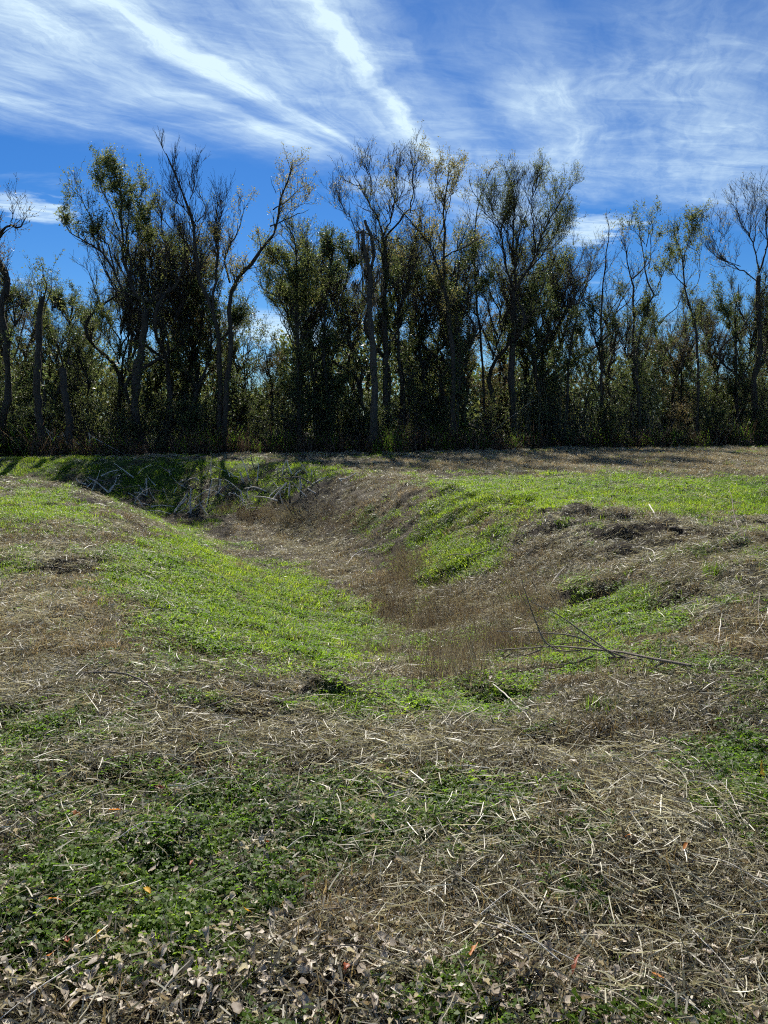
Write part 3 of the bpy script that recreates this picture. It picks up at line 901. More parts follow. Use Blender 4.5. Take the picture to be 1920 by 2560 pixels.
tree('leafy_tree', 'straight stem just right of the slim arching tree, glossy leaves', 'tree', GRP_TREE,
     [[C2(1300, 2110), C2(1312, 1400), C2(1312, 1150), C2(1335, 950), C2(1352, 700)], [C2(1335, 950), C2(1420, 820), C2(1500, 800)], [C2(1312, 1150), C2(1400, 1080), C2(1500, 1030)], [C2(1312, 1200), C2(1230, 1060), C2(1150, 1020)]],
     [(0.12, 0.012), (0.04, 0.008), (0.05, 0.008), (0.04, 0.008)], dict(BUSHY, leaf=18, clear=0.2), 15, 38.0)
tree('twiggy_tree', 'big round-topped tree with a dense grey crown of fine twigs', 'tree', GRP_TREE,
     [[C3(15, 2090), C3(8, 1500), C3(14, 1250), C3(22, 1050)], [C3(22, 1050), C3(90, 930), C3(150, 780), C3(200, 600), C3(290, 420), C3(370, 300)], [C3(22, 1050), C3(45, 850), C3(60, 600), C3(60, 400), C3(90, 270)],
      [C3(14, 1120), C2(1620, 900), C2(1580, 690), C2(1510, 560), C2(1430, 500)], [C3(45, 850), C3(-20, 650), C3(-60, 420), C3(-40, 280)], [C3(150, 780), C3(160, 560), C3(170, 400), C3(200, 260)],
      [C3(90, 930), C3(210, 780), C3(300, 640), C3(390, 520)], [C3(200, 600), C3(260, 480), C3(300, 290)], [C3(60, 600), C3(110, 450), C3(140, 300)], [C3(-20, 650), C3(-110, 520), C3(-130, 380)], [C3(150, 780), C3(300, 730), C3(400, 590)],
      [C2(1580, 690), C2(1620, 500), C2(1650, 330)], [C3(30, 950), C3(150, 930), C3(250, 870)]],
     [(0.19, 0.15), (0.09, 0.008), (0.09, 0.008), (0.08, 0.008), (0.05, 0.008), (0.05, 0.008), (0.06, 0.008), (0.03, 0.008), (0.03, 0.008), (0.03, 0.008), (0.03, 0.008), (0.03, 0.008), (0.04, 0.008)],
     dict(FINE, leaf=6.0, clear=0.9, vine=300), 16, 40.0)
tree('leafy_tree', 'thin tree with a golden tip standing above and behind the round-topped crown', 'tree', GRP_TREE,
     [[C2(1500, 2100), C2(1480, 1500), C2(1450, 1000), C2(1440, 650), C2(1470, 450), C2(1520, 300), C2(1590, 130)], [C2(1470, 450), C2(1410, 330), C2(1400, 230)], [C2(1520, 300), C2(1620, 260), C2(1650, 150)], [C2(1440, 700), C2(1380, 560), C2(1360, 400)]],
     [(0.10, 0.01), (0.03, 0.006), (0.03, 0.006), (0.03, 0.006)], dict(SPARSE, leaf=8, l1=1.0, clear=0.5), 17, 41.5)
tree('crooked_tree', 'small crooked tree with bare zigzag limbs right of the round crown', 'tree', GRP_TREE,
     [[C3(330, 2080), C3(335, 1500), C3(380, 1230), C3(352, 1080), C3(392, 1010), C3(380, 930), C3(370, 820)], [C3(380, 1230), C3(450, 1120), C3(560, 1090), C3(680, 1080)], [C3(392, 1010), C3(470, 960), C3(540, 900), C3(600, 830)], [C3(380, 930), C3(420, 880), C3(520, 850)], [C3(352, 1080), C3(300, 1000), C3(290, 920)]],
     [(0.10, 0.012), (0.04, 0.008), (0.04, 0.008), (0.03, 0.006), (0.03, 0.006)], dict(LEAFY, crook=1.5, leaf=9, leafz=(0, 7.2), l1=1.2, clear=0.3), 18, 41.0)
tree('slender_tree', 'single slender pole-like tree with few leaves, clear against the sky', 'tree', GRP_TREE,
     [[C3(590, 2080), C3(592, 1600), C3(602, 1300), C3(622, 1000), C3(642, 750), C3(653, 620), C3(625, 490)], [C3(635, 880), C3(690, 760), C3(720, 640)], [C3(622, 900), C3(600, 760), C3(603, 660)], [C3(648, 720), C3(690, 620), C3(735, 600)]],
     [(0.09, 0.012), (0.02, 0.006), (0.015, 0.005), (0.02, 0.005)], dict(SPARSE, l1=0.6, d1=1.6, leaf=7, clear=0.45), 19, 41.5)
tree('leafy_tree', 'tree with a narrow golden leafy top rising right of the slender pole tree', 'tree', GRP_TREE,
     [[C3(830, 2080), C3(832, 1600), C3(855, 1400), C3(900, 1150), C3(942, 1030), C3(885, 900), C3(862, 720), C3(822, 560)], [C3(885, 900), C3(905, 700), C3(915, 500)], [C3(942, 1030), C3(990, 920), C3(1040, 800)], [C3(862, 720), C3(790, 600), C3(775, 500)], [C3(870, 740), C3(880, 600), C3(860, 490)]],
     [(0.12, 0.01), (0.04, 0.008), (0.04, 0.008), (0.03, 0.006), (0.03, 0.006)], dict(LEAFY, leaf=14, l1=1.25, d1=3.6, clear=0.5, vine=160, vtop=0.6), 20, 42.5)
tree('crooked_tree', 'dark forked trunk with sparse twigs left of the narrow golden tree', 'tree', GRP_TREE,
     [[C3(790, 2080), C3(790, 1500), C3(795, 1150), C3(780, 960), C3(740, 800), C3(710, 700)], [C3(780, 970), C3(840, 900), C3(900, 800)], [C3(795, 1150), C3(870, 1050), C3(870, 950)], [C3(790, 1200), C3(700, 1050), C3(690, 900)]],
     [(0.12, 0.01), (0.06, 0.01), (0.04, 0.008), (0.03, 0.006)], dict(SPARSE, crook=1.4, leaf=6, l1=1.1), 21, 43.0)
tree('leafy_tree', 'olive-leaved tree with two pointed tips left of the big bare tree', 'tree', GRP_TREE,
     [[C3(1190, 2070), C3(1185, 1500), C3(1180, 1250), C3(1132, 1030), C3(1112, 850), C3(1072, 720), C3(1042, 560)], [C3(1112, 850), C3(1150, 700), C3(1175, 570)], [C3(1132, 1030), C3(1060, 950), C3(1000, 830)], [C3(1150, 1080), C3(1210, 950), C3(1215, 800), C3(1165, 760)]],
     [(0.11, 0.01), (0.04, 0.008), (0.04, 0.008), (0.03, 0.008)], dict(LEAFY, leaf=10, l1=1.4, clear=0.5, vine=160, vtop=0.6), 22, 43.5)
tree('bare_tree', 'large bare tree with wide spreading twigs near the right edge', 'tree', GRP_TREE,
     [[C3(1550, 2060), C3(1570, 1700), C3(1595, 1400), C3(1600, 1100), C3(1602, 930)], [C3(1602, 930), C3(1572, 700), C3(1500, 600), C3(1460, 370)], [C3(1602, 930), C3(1640, 760), C3(1650, 560), C3(1690, 380)], [C3(1602, 1000), C3(1480, 880), C3(1380, 760), C3(1290, 560)],
      [C3(1572, 700), C3(1590, 520), C3(1570, 370)], [C3(1640, 760), C3(1740, 600), C3(1780, 420)], [C3(1480, 880), C3(1360, 830), C3(1260, 740)], [C3(1380, 760), C3(1390, 640), C3(1380, 560)], [C3(1600, 1080), C3(1700, 960), C3(1800, 800)], [C3(1500, 600), C3(1530, 480), C3(1500, 380)]],
     [(0.17, 0.12), (0.06, 0.008), (0.07, 0.008), (0.05, 0.008), (0.03, 0.006), (0.04, 0.006), (0.03, 0.006), (0.02, 0.006), (0.05, 0.006), (0.02, 0.006)], dict(BARE, d1=3.2, l1=1.9, ang=36, leaf=0.8, clear=0.8, vine=300), 23, 45.0)
tree('evergreen_tree', 'broad dark evergreen below the big bare tree by the right edge', 'tree', GRP_TREE,
     [[C3(1480, 2060), C3(1480, 1600), C3(1490, 1250), C3(1500, 1000)], [C3(1485, 1400), C3(1400, 1200), C3(1360, 1060)], [C3(1490, 1300), C3(1580, 1150), C3(1640, 1000)], [C3(1485, 1500), C3(1580, 1380), C3(1680, 1300)]],
     [(0.14, 0.015), (0.05, 0.01), (0.05, 0.01), (0.05, 0.01)], dict(BUSHY, l1=2.0, lm=M_LEAF_DARK), 24, 46.0)
tree('evergreen_tree', 'dark vine-covered tree in the middle right of the mossy dead trunk', 'tree', GRP_TREE,
     [[C2(930, 2110), C2(925, 1600), C2(910, 1250), C2(900, 950)], [C2(920, 1300), C2(1000, 1100), C2(1040, 960)], [C2(920, 1400), C2(850, 1150), C2(860, 1000)]],
     [(0.13, 0.015), (0.05, 0.01), (0.05, 0.01)], dict(BUSHY, l1=1.7), 25, 38.6)

# hanging moss on the dead trunk
def moss(parent, base, top, width, length, n, seed):
    r = np.random.default_rng(seed)
    P = np.zeros((n, 7, 3))
    s = np.linspace(0, 1, 7)
    st = top + r.normal(size=(n, 3)) * np.array([width, width * 0.6, 0.08])
    ln = length * (0.35 + 0.65 * r.random(n))
    P[:] = st[:, None, :]
    P[:, :, 2] -= ln[:, None] * s[None]
    P[:, :, :2] += np.cumsum(r.normal(size=(n, 7, 2)) * 0.02, axis=1)
    V, F = tubes(P - base, 0.012 * (1 - 0.7 * s)[None] * (0.5 + r.random(n))[:, None] + 0.003, 3)
    link('hanging_moss', mesh_q('hanging_moss', V, F, M_MOSS, np.repeat(r.random(n), 21)), parent)


hb = H_TREE[1]
for i, (x_, y_, wd, ln, n_) in enumerate([(672, 680, 0.10, 1.0, 26), (705, 760, 0.16, 1.6, 44), (755, 720, 0.10, 0.8, 22), (640, 1000, 0.14, 0.9, 26), (720, 930, 0.18, 1.3, 36), (800, 920, 0.10, 1.0, 26), (755, 1080, 0.10, 0.9, 22), (600, 780, 0.25, 0.6, 18)]):
    moss([q for q in H_TREE[0].children if q.name.startswith('trunk')][0], hb, at(*C2(x_, y_), 35.3), wd, ln, n_, 60 + i)

# ------------------------------------------------------------------ trees deeper in the wood and the understory (shared meshes)


def generic_tree(seed, h, lm, leaf, spread=1.0, bark=M_BARK):
    leaf = leaf * 1.15
    r = np.random.default_rng(seed)
    tp = [np.zeros(3)]
    for i in range(5):
        tp.append(tp[-1] + np.array([r.normal() * 0.05 * h, r.normal() * 0.05 * h, h / 5.0]))
    tp = np.array(tp)
    limbs = [tp]; rad = [(0.016 * h, 0.012)]
    for i in range(9):
        k = r.uniform(0.3, 0.99)
        s_ = tp[int(k * 5)]
        a = r.uniform(0, 2 * np.pi); ln = h * r.uniform(0.2, 0.38) * spread
        dv = np.array([math.cos(a) * 0.6, math.sin(a) * 0.6, 0.8])
        limbs.append(np.array([s_, s_ + dv * ln * 0.5 + r.normal(size=3) * 0.1, s_ + dv * ln + np.array([0, 0, 0.15 * ln])])); rad.append((0.006 * h, 0.008))
    p = dict(LEAFY, lm=lm, leaf=leaf, clear=0.3, l1=1.5 * spread, d1=2.6, size=0.088)
    return tree_parts(limbs, rad, r, p, np.zeros(3))


def generic_shrub(seed, h, wdt, lm, leaf):
    leaf = leaf * 1.15
    r = np.random.default_rng(seed)
    limbs, rad = [], []
    for i in range(12):
        a = r.uniform(0, 2 * np.pi)
        e = np.array([math.cos(a), math.sin(a), 0]) * wdt * 0.5 * r.uniform(0.2, 1.0)
        hh = h * r.uniform(0.55, 1.0)
        limbs.append(np.array([e * 0.12, e * 0.55 + np.array([0, 0, hh * 0.5]), e + np.array([0, 0, hh])])); rad.append((0.025, 0.006))
    p = dict(LEAFY, lm=lm, leaf=leaf, clear=0.08, t0=0.06, l1=1.3, d1=2.4, d2=3.4, d3=2.5, ang=48, up=0.3, size=0.092)
    pr = tree_parts(limbs, rad, r, p, np.zeros(3))
    pr['stems'] = pr.pop('trunk')
    return pr


TONE = ['olive-leaved', 'sparse golden-leaved', 'dark evergreen', 'rust-brown', 'thin open-crowned', 'dense dark']
TREEV = [generic_tree(101, 9.5, M_LEAF_OLIVE, 9), generic_tree(102, 10.5, M_LEAF_GOLD, 3.2), generic_tree(103, 9.0, M_LEAF_DARK, 12, 1.2), generic_tree(104, 9.0, M_LEAF_RUST, 7), generic_tree(105, 11.0, M_LEAF_OLIVE, 1.6), generic_tree(106, 9.5, M_LEAF_DARK, 11)]
SHRUBV = [generic_shrub(201, 6.2, 4.4, M_LEAF_DARK, 9), generic_shrub(202, 4.2, 4.6, M_LEAF_DARK, 11), generic_shrub(203, 6.8, 4.0, M_LEAF_OLIVE, 8), generic_shrub(204, 3.2, 3.8, M_LEAF_DARK, 11), generic_shrub(205, 5.6, 3.8, M_LEAF_RUST, 7), generic_shrub(206, 3.6, 3.4, M_LEAF_OLIVE, 9)]
def twiggy_tree(seed, h, leaf):
    r = np.random.default_rng(seed)
    tp = np.array([[0, 0, 0]] + [[r.normal() * 0.03 * h * i, r.normal() * 0.03 * h * i, h * 0.17 * i] for i in range(1, 5)])
    limbs, rad = [tp], [(0.013 * h, 0.02)]
    for i in range(11):
        s_ = tp[2] + (tp[4] - tp[2]) * r.random()
        a = r.uniform(0, 2 * np.pi); ln = h * r.uniform(0.25, 0.42)
        dv = np.array([math.cos(a) * 0.42, math.sin(a) * 0.42, 0.9])
        limbs.append(np.array([s_, s_ + dv * ln * 0.5 + r.normal(size=3) * 0.12, s_ + dv * ln])); rad.append((0.005 * h, 0.006))
    p = dict(FINE, leaf=leaf, clear=0.6, l1=1.5, d1=3.6)
    return tree_parts(limbs, rad, r, p, np.zeros(3))


TREEV += [twiggy_tree(111, 11.5, 1.6), twiggy_tree(112, 12.0, 2.6)]
TONE += ['bare twiggy', 'hazy fine-twigged']


def place(parts, name, u, dist, rz, sc, label, cat, group):
    x = (u - 960) / FPX * dist
    e = bpy.data.objects.new(name, None)
    COL.objects.link(e)
    e.location = (x, dist, float(height(x, dist)[0]) - 0.05)
    e.rotation_euler = (0, 0, rz)
    e.scale = (sc, sc, sc)
    e.empty_display_size = 0.3
    tag(e, label, cat, group)
    tr_ = None
    for k, m in parts.items():
        c_ = link(k, m, tr_ if k == 'vine' and tr_ else e)
        tr_ = c_ if k == 'trunk' else tr_
        if k != 'trunk':
            c_['kind'] = 'stuff'
    return e


LAND = [(20, 'the left edge tree'), (110, 'the leaning broken snag'), (175, 'the short dead stump'), (360, 'the tall forked tree'), (550, 'the twin trunk'), (660, 'the sky gap'), (750, 'the slender leafy tree'),
        (935, 'the mossy dead trunk'), (1130, 'the slim arching tree'), (1285, 'the round-topped twiggy tree'), (1410, 'the small crooked tree'), (1508, 'the slender pole tree'), (1605, 'the narrow golden tree'), (1735, 'the two-tipped olive tree'), (1890, 'the right bare tree')]
used = {}


def where(u):
    d, nm = min((abs(u - a), n_) for a, n_ in LAND)
    a = [q for q, n_ in LAND if n_ == nm][0]
    side = 'just left of' if u < a - 22 else ('just right of' if u > a + 22 else 'behind')
    return side + ' ' + nm


used_lb = set()


def uniq(lb, tries):
    for t_ in [''] + tries:
        q = (lb + ' ' + t_).strip()
        if q not in used_lb:
            used_lb.add(q)
            return q
    return lb


us = np.concatenate([np.arange(-170, 2100, 52), np.arange(-140, 2100, 115)])
for i, u_ in enumerate(us):
    near = i >= 44
    u_ = float(u_) + rng.uniform(-20, 20)
    v_ = int(rng.integers(0, 6)) if not near else int(rng.choice([0, 2, 2, 3, 5, 5]))
    d_ = float(edge_dist(u_)) + (rng.uniform(1.8, 4.5) if near else rng.uniform(4.5, 13))
    hh = np.interp(u_, [-200, 0, 200, 290, 540, 600, 640, 690, 720, 1000, 1380, 1450, 1600, 1740, 1920, 2100], [8, 8, 8, 10.4, 10, 7, 4.5, 8, 10.4, 10, 10, 8.5, 9, 8.8, 9.5, 9])
    s_ = hh / 10.0 * rng.uniform(0.8, 1.2) * (0.82 if near else 1.0)
    lb = uniq('%s %s tree %s' % (TONE[v_], 'nearer' if near else 'background', where(u_)), ['further back', 'leaning apart', 'with a ragged top'])
    place(TREEV[v_], 'background_tree', u_, d_, rng.uniform(0, 6.28), s_, lb, 'tree', 'trees deeper in the wood')

for i, u_ in enumerate([-60, 40, 130, 300, 345, 410, 470, 520, 760, 815, 880, 960, 1030, 1085, 1150, 1200, 1250, 1330, 1385, 1470, 1580, 1660, 1770, 1850, 1930]):
    v_ = 6 + i % 2
    hh = np.interp(u_, [-60, 200, 300, 520, 760, 1000, 1380, 1450, 1700, 1930], [7.5, 7.5, 11.2, 11.2, 12.0, 12.4, 12.0, 8.8, 9.2, 10.5])
    place(TREEV[v_], 'twiggy_tree', u_, float(edge_dist(u_)) + rng.uniform(2.5, 6.0), rng.uniform(0, 6.28), hh / 12.0 * rng.uniform(0.9, 1.08),
          uniq('%s tree %s' % (TONE[v_], where(u_)), ['further back', 'leaning apart', 'with a ragged top']), 'tree', 'trees deeper in the wood')

STONE = ['tall dark evergreen shrub', 'wide dark shrub', 'tall olive shrub', 'low dark bush', 'rusty-leaved shrub', 'small olive bush']
ROWS = [(0.5, 27, 'at the front', 'front'), (3.6, 22, 'in second row', 'second'), (6.5, 22, 'at the back', 'back')]
k_ = 0
for off, cnt, ph, tagn in ROWS:
    for i in range(cnt):
        u_ = -160 + (2240) * (i + rng.uniform(0.1, 0.9)) / cnt
        v_ = int(rng.choice([0, 1, 2, 3, 4, 5], p=[0.15, 0.18, 0.22, 0.17, 0.08, 0.20] if off < 3 else [0.3, 0.2, 0.2, 0.1, 0.12, 0.08]))
        d_ = float(edge_dist(u_)) + off + rng.uniform(-0.7, 0.9)
        s_ = rng.uniform(0.7, 1.1) * (0.8 if off < 3 else 1.1)
        if 600 < u_ < 690:
            s_ *= 0.5
        lb = '%s %s %s' % (STONE[v_], where(u_), ph)
        lb = uniq(lb, ['further along', 'with a ragged side', 'half hidden'])
        place(SHRUBV[v_], 'shrub', u_, d_, rng.uniform(0, 6.28), s_, lb, 'shrub', 'undergrowth shrubs, %s row' % tagn)
        k_ += 1

for i, (u_, ofs, sc_, v_) in enumerate([(60, -0.9, 0.28, 3), (395, -1.1, 0.25, 5), (705, -1.2, 0.36, 3), (1010, -0.9, 0.26, 1), (1225, -1.4, 0.30, 5), (1420, -1.0, 0.34, 3), (1700, -1.6, 0.30, 1), (1835, -1.3, 0.38, 3), (1560, -0.8, 0.24, 5)]):
    place(SHRUBV[v_], 'small_bush', u_, float(edge_dist(u_)) + ofs, rng.uniform(0, 6.28), sc_, uniq('small low bush spilling onto the grass %s' % where(u_), ['beside another']), 'bush', 'small bushes at the edge of the grass')

# far wood that reads as one mass
g = Geo()
N = 52000
r = np.random.default_rng(77)
uu = r.uniform(-350, 2300, N)
dd_ = edge_dist(uu) + r.uniform(10, 24, N)
xx = (uu - 960) / FPX * dd_
top = 5.2 + 3.2 * fbm(xx / 4.0, xx * 0 + 2, 5, 3) * 2
top = np.where((uu > 585) & (uu < 700), top * 0.55, top)
zz_ = r.random(N) ** 0.9 * top
c = np.stack([xx, dd_, zz_], 1)
V, F = leaf_quads(c, 0.34, r, 0.6)
g.add(V, F, np.repeat(r.random(N), 4))
fw = link('distant_woods', g.mesh('distant_woods', M_LEAF_DARK))
tag(fw, 'dark mass of wood far behind the front trees', 'woods', None, 'stuff')

# tangle of thin stems, briars and dead canes along the foot of the wood
r = np.random.default_rng(78)
N = 2600
uu = r.uniform(-250, 2150, N); off = r.uniform(-0.3, 5.0, N)
dd_ = edge_dist(uu) + off
xx = (uu - 960) / FPX * dd_
st = np.stack([xx, dd_, height(xx, dd_)], 1)
a = r.uniform(0, 2 * np.pi, N); lean = np.abs(r.normal(0.5, 0.45, N)); ln = r.uniform(0.7, 3.0, N)
dv = np.stack([np.cos(a) * np.sin(lean), np.sin(a) * np.sin(lean) * 0.6, np.cos(lean) * np.ones(N)], 1)
s = np.linspace(0, 1, 6)
P = st[:, None] + dv[:, None] * (ln[:, None] * s)[:, :, None]
P[:, :, 2] -= (ln * r.uniform(0, 0.35, N))[:, None] * s ** 2
P += np.cumsum(r.normal(size=P.shape) * 0.03, axis=1)
P[:, :, 2] = np.maximum(P[:, :, 2], st[:, None, 2])
V, F = tubes(P, (r.uniform(0.003, 0.009, N))[:, None] * (1 - 0.6 * s)[None], 3)
o = link('tangled_undergrowth', mesh_q('tangled_undergrowth', V, F, M_GREY, None))
tag(o, 'tangle of thin dead stems and briars along the foot of the wood', 'undergrowth', None, 'stuff')

N = 420
cc = C3(150, 0)[0], C3(880, 0)[0]
uu = r.uniform(cc[0] - 60, cc[1] + 20, N); dd_ = edge_dist(uu) + r.uniform(-0.2, 2.2, N)
xx = (uu - 960) / FPX * dd_
st = np.stack([xx, dd_, height(xx, dd_)], 1)
ln = r.uniform(1.8, 4.0, N)
P = st[:, None] + np.stack([r.normal(0, 0.06, N), r.normal(0, 0.06, N), np.ones(N)], 1)[:, None] * (ln[:, None] * s)[:, :, None]
P += np.cumsum(r.normal(size=P.shape) * 0.025, axis=1) * np.array([1, 1, 0])
gcan = Geo()
V, F = tubes(P, r.uniform(0.006, 0.012, N)[:, None] * (1 - 0.5 * s)[None], 4)
gcan.add(V, F)
o = link('cane_thicket', gcan.mesh('cane_thicket', M_CANE))
tag(o, 'thicket of upright thin canes at the dark foot of the wood, right of centre', 'canes', None, 'stuff')

# dwarf palmettos catching the light at the foot of the wood


def palmetto(u, d, sc, label, seed):
    r = np.random.default_rng(seed)
    x = (u - 960) / FPX * d
    b = np.array([x, d, float(height(x, d)[0])])
    e = bpy.data.objects.new('palmetto', None); COL.objects.link(e); e.location = b
    tag(e, label, 'palm', 'dwarf palmettos')
    for i in range(6):
        g = Geo()
        az = r.uniform(0, 6.28); tilt = r.uniform(0.2, 0.9)
        dv = np.array([math.cos(az) * math.sin(tilt), math.sin(az) * math.sin(tilt), math.cos(tilt)])
        st = sc * r.uniform(0.6, 1.0)
        hub = dv * st
        V, F = tubes(np.array([[np.zeros(3), hub * 0.5, hub]]), np.array([[0.012, 0.01, 0.007]]), 4)
        g.add(V, F, 0.4)
        sd_ = np.cross(dv, [0, 0, 1.0]); sd_ /= np.linalg.norm(sd_) + 1e-9
        nn = np.cross(sd_, dv)
        for q in np.linspace(-1.9, 1.9, 17):
            dr = dv * math.cos(q) + sd_ * math.sin(q) + nn * r.normal(0, 0.1)
            pr = np.cross(dr, nn); pr /= np.linalg.norm(pr)
            l_ = sc * 0.55 * r.uniform(0.8, 1.1)
            g.add([hub, hub + dr * l_ * 0.5 + pr * 0.018, hub + dr * l_ + np.array([0, 0, -0.05]), hub + dr * l_ * 0.5 - pr * 0.018], [[0, 1, 2, 3]], r.random())
        link('frond', g.mesh('frond', M_CLOVER), e)


palmetto(1105, float(edge_dist(1105)) + 0.3, 1.1, 'palmetto with pale shining fronds at the foot of the slim arching tree', 301)
palmetto(972, float(edge_dist(972)) + 0.4, 0.8, 'small palmetto just right of the mossy dead trunk', 302)
palmetto(1150, float(edge_dist(1150)) + 0.6, 1.2, 'palmetto with green upright fronds right of the pale one', 303)

# ------------------------------------------------------------------ ground cover (instanced clumps)


def clump_collection(name, meshes):
    c = bpy.data.collections.new(name)
    for i, m in enumerate(meshes):
        c.objects.link(bpy.data.objects.new('%s_%02d' % (name, i), m))
    return c


def scatter(name, pts, rot, scl, tint, pick, coll, label, cat):
    me = bpy.data.meshes.new(name)
    N = len(pts)
    me.vertices.add(N)
    me.vertices.foreach_set('co', pts.astype(np.float32).ravel())
    for nm, typ, val, key in (('rot', 'FLOAT_VECTOR', rot, 'vector'), ('scl', 'FLOAT', scl, 'value'), ('itint', 'FLOAT', tint, 'value'), ('pick', 'INT', pick, 'value')):
        a = me.attributes.new(nm, typ, 'POINT')
        a.data.foreach_set(key, np.asarray(val, np.int32 if typ == 'INT' else np.float32).ravel())
    o = link(name, me)
    tag(o, label, cat, None, 'stuff')
    ng = bpy.data.node_groups.new(name + '_scatter', 'GeometryNodeTree')
    ng.interface.new_socket('Geometry', in_out='INPUT', socket_type='NodeSocketGeometry')
    ng.interface.new_socket('Geometry', in_out='OUTPUT', socket_type='NodeSocketGeometry')
    gi, go = ng.nodes.new('NodeGroupInput'), ng.nodes.new('NodeGroupOutput')
    ci = ng.nodes.new('GeometryNodeCollectionInfo')
    ci.inputs['Collection'].default_value = coll
    ci.inputs['Separate Children'].default_value = True
    ci.inputs['Reset Children'].default_value = True
    ip = ng.nodes.new('GeometryNodeInstanceOnPoints')
    ip.inputs['Pick Instance'].default_value = True

    def na(nm, typ):
        n = ng.nodes.new('GeometryNodeInputNamedAttribute')
        n.data_type = typ
        n.inputs['Name'].default_value = nm
        return [s_ for s_ in n.outputs if s_.enabled and s_.name == 'Attribute'][0]
    L_ = ng.links.new
    L_(gi.outputs[0], ip.inputs['Points']); L_(ci.outputs[0], ip.inputs['Instance'])
    L_(na('pick', 'INT'), ip.inputs['Instance Index'])
    er = ng.nodes.new('FunctionNodeEulerToRotation')
    L_(na('rot', 'FLOAT_VECTOR'), er.inputs[0]); L_(er.outputs[0], ip.inputs['Rotation'])
    L_(na('scl', 'FLOAT'), ip.inputs['Scale'])
    L_(ip.outputs[0], go.inputs[0])
    md = o.modifiers.new('scatter', 'NODES')
    md.node_group = ng
    return o


def blades(r, n, lmin, lmax, width, spread, lean, bend, seg=3):
    g = Geo()
    for i in range(n):
        a, rad = r.uniform(0, 6.28), spread * math.sqrt(r.random())
        b = np.array([math.cos(a) * rad, math.sin(a) * rad, -0.01])
        az = r.uniform(0, 6.28); le = abs(r.normal(lean, lean * 0.5)); L_ = r.uniform(lmin, lmax)
        hd = np.array([math.cos(az), math.sin(az), 0])
        sd_ = np.array([-math.sin(az), math.cos(az), 0])
        w_ = width * r.uniform(0.7, 1.3)
        pts = [b]
        ang = le
        for k in range(seg):
            pts.append(pts[-1] + (hd * math.sin(ang) + np.array([0, 0, math.cos(ang)])) * L_ / seg)
            ang += bend / seg * r.uniform(0.5, 1.5)
        V = []
        for k, p in enumerate(pts):
            ww = w_ * (1 - (k / seg) ** 1.6 * 0.9) / 2
            V += [p - sd_ * ww, p + sd_ * ww]
        F = [[2 * k, 2 * k + 1, 2 * k + 3, 2 * k + 2] for k in range(seg)]
        g.add(V, F, float(np.clip(r.normal(0.5, 0.25), 0, 1)))
    return g


def straws(r, n, lmin, lmax, width, spread, zmax, tilt):
    """lying dry stems, flat ribbons with a bend"""
    g = Geo()
    for i in range(n):
        a, rad = r.uniform(0, 6.28), spread * math.sqrt(r.random())
        c = np.array([math.cos(a) * rad, math.sin(a) * rad, r.uniform(0.004, zmax)])
        az = r.uniform(0, 6.28); el = r.normal(0, tilt); L_ = r.uniform(lmin, lmax) * (r.random() ** 0.6 + 0.15)
        d = np.array([math.cos(az) * math.cos(el), math.sin(az) * math.cos(el), math.sin(el)])
        rl = r.uniform(0, 3.14)
        s0 = np.cross(d, [0, 0, 1]); s0 /= np.linalg.norm(s0) + 1e-9
        s1 = np.cross(s0, d)
        sd_ = s0 * math.cos(rl) + s1 * math.sin(rl)
        bow = s0 * r.normal(0, 0.032) * L_ + s1 * r.normal(0, 0.05) * L_
        w_ = width * r.uniform(0.5, 1.5)
        V = []
        for k in range(4):
            t_ = k / 3.0
            p = c + d * L_ * (t_ - 0.5) + bow * math.sin(t_ * 3.14)
            p[2] = max(p[2], 0.002)
            ww = w_ / 2 * (1.0 if k < 3 else 0.5)
            V += [p - sd_ * ww, p + sd_ * ww]
        g.add(V, [[2 * k, 2 * k + 1, 2 * k + 3, 2 * k + 2] for k in range(3)], float(np.clip(r.normal(0.55, 0.28), 0, 1)))
    return g


def clover(r, n, spread, hmax, size):
    g = Geo()
    for i in range(n):
        a, rad = r.uniform(0, 6.28), spread * math.sqrt(r.random())
        h = hmax * r.uniform(0.25, 1.0) * (1 - 0.4 * rad / spread)
        c = np.array([math.cos(a) * rad, math.sin(a) * rad, h])
        tl = rdir(1, r)[0] * 0.45 + np.array([0, 0, 1.0]); tl /= np.linalg.norm(tl)
        s0 = np.cross(tl, [1, 0.3, 0]); s0 /= np.linalg.norm(s0); s1 = np.cross(tl, s0)
        ph = r.uniform(0, 6.28); sz = size * r.uniform(0.6, 1.35); tn = float(np.clip(r.normal(0.5, 0.25), 0, 1))
        for q in range(3):
            t_ = ph + q * 2.094
            d = s0 * math.cos(t_) + s1 * math.sin(t_); e = -s0 * math.sin(t_) + s1 * math.cos(t_)
            g.add([c, c + d * sz * 0.6 + e * sz * 0.42 + tl * 0.002, c + d * sz * 1.0 - tl * 0.003, c + d * sz * 0.6 - e * sz * 0.42 + tl * 0.002], [[0, 1, 2, 3]], tn)
    return g


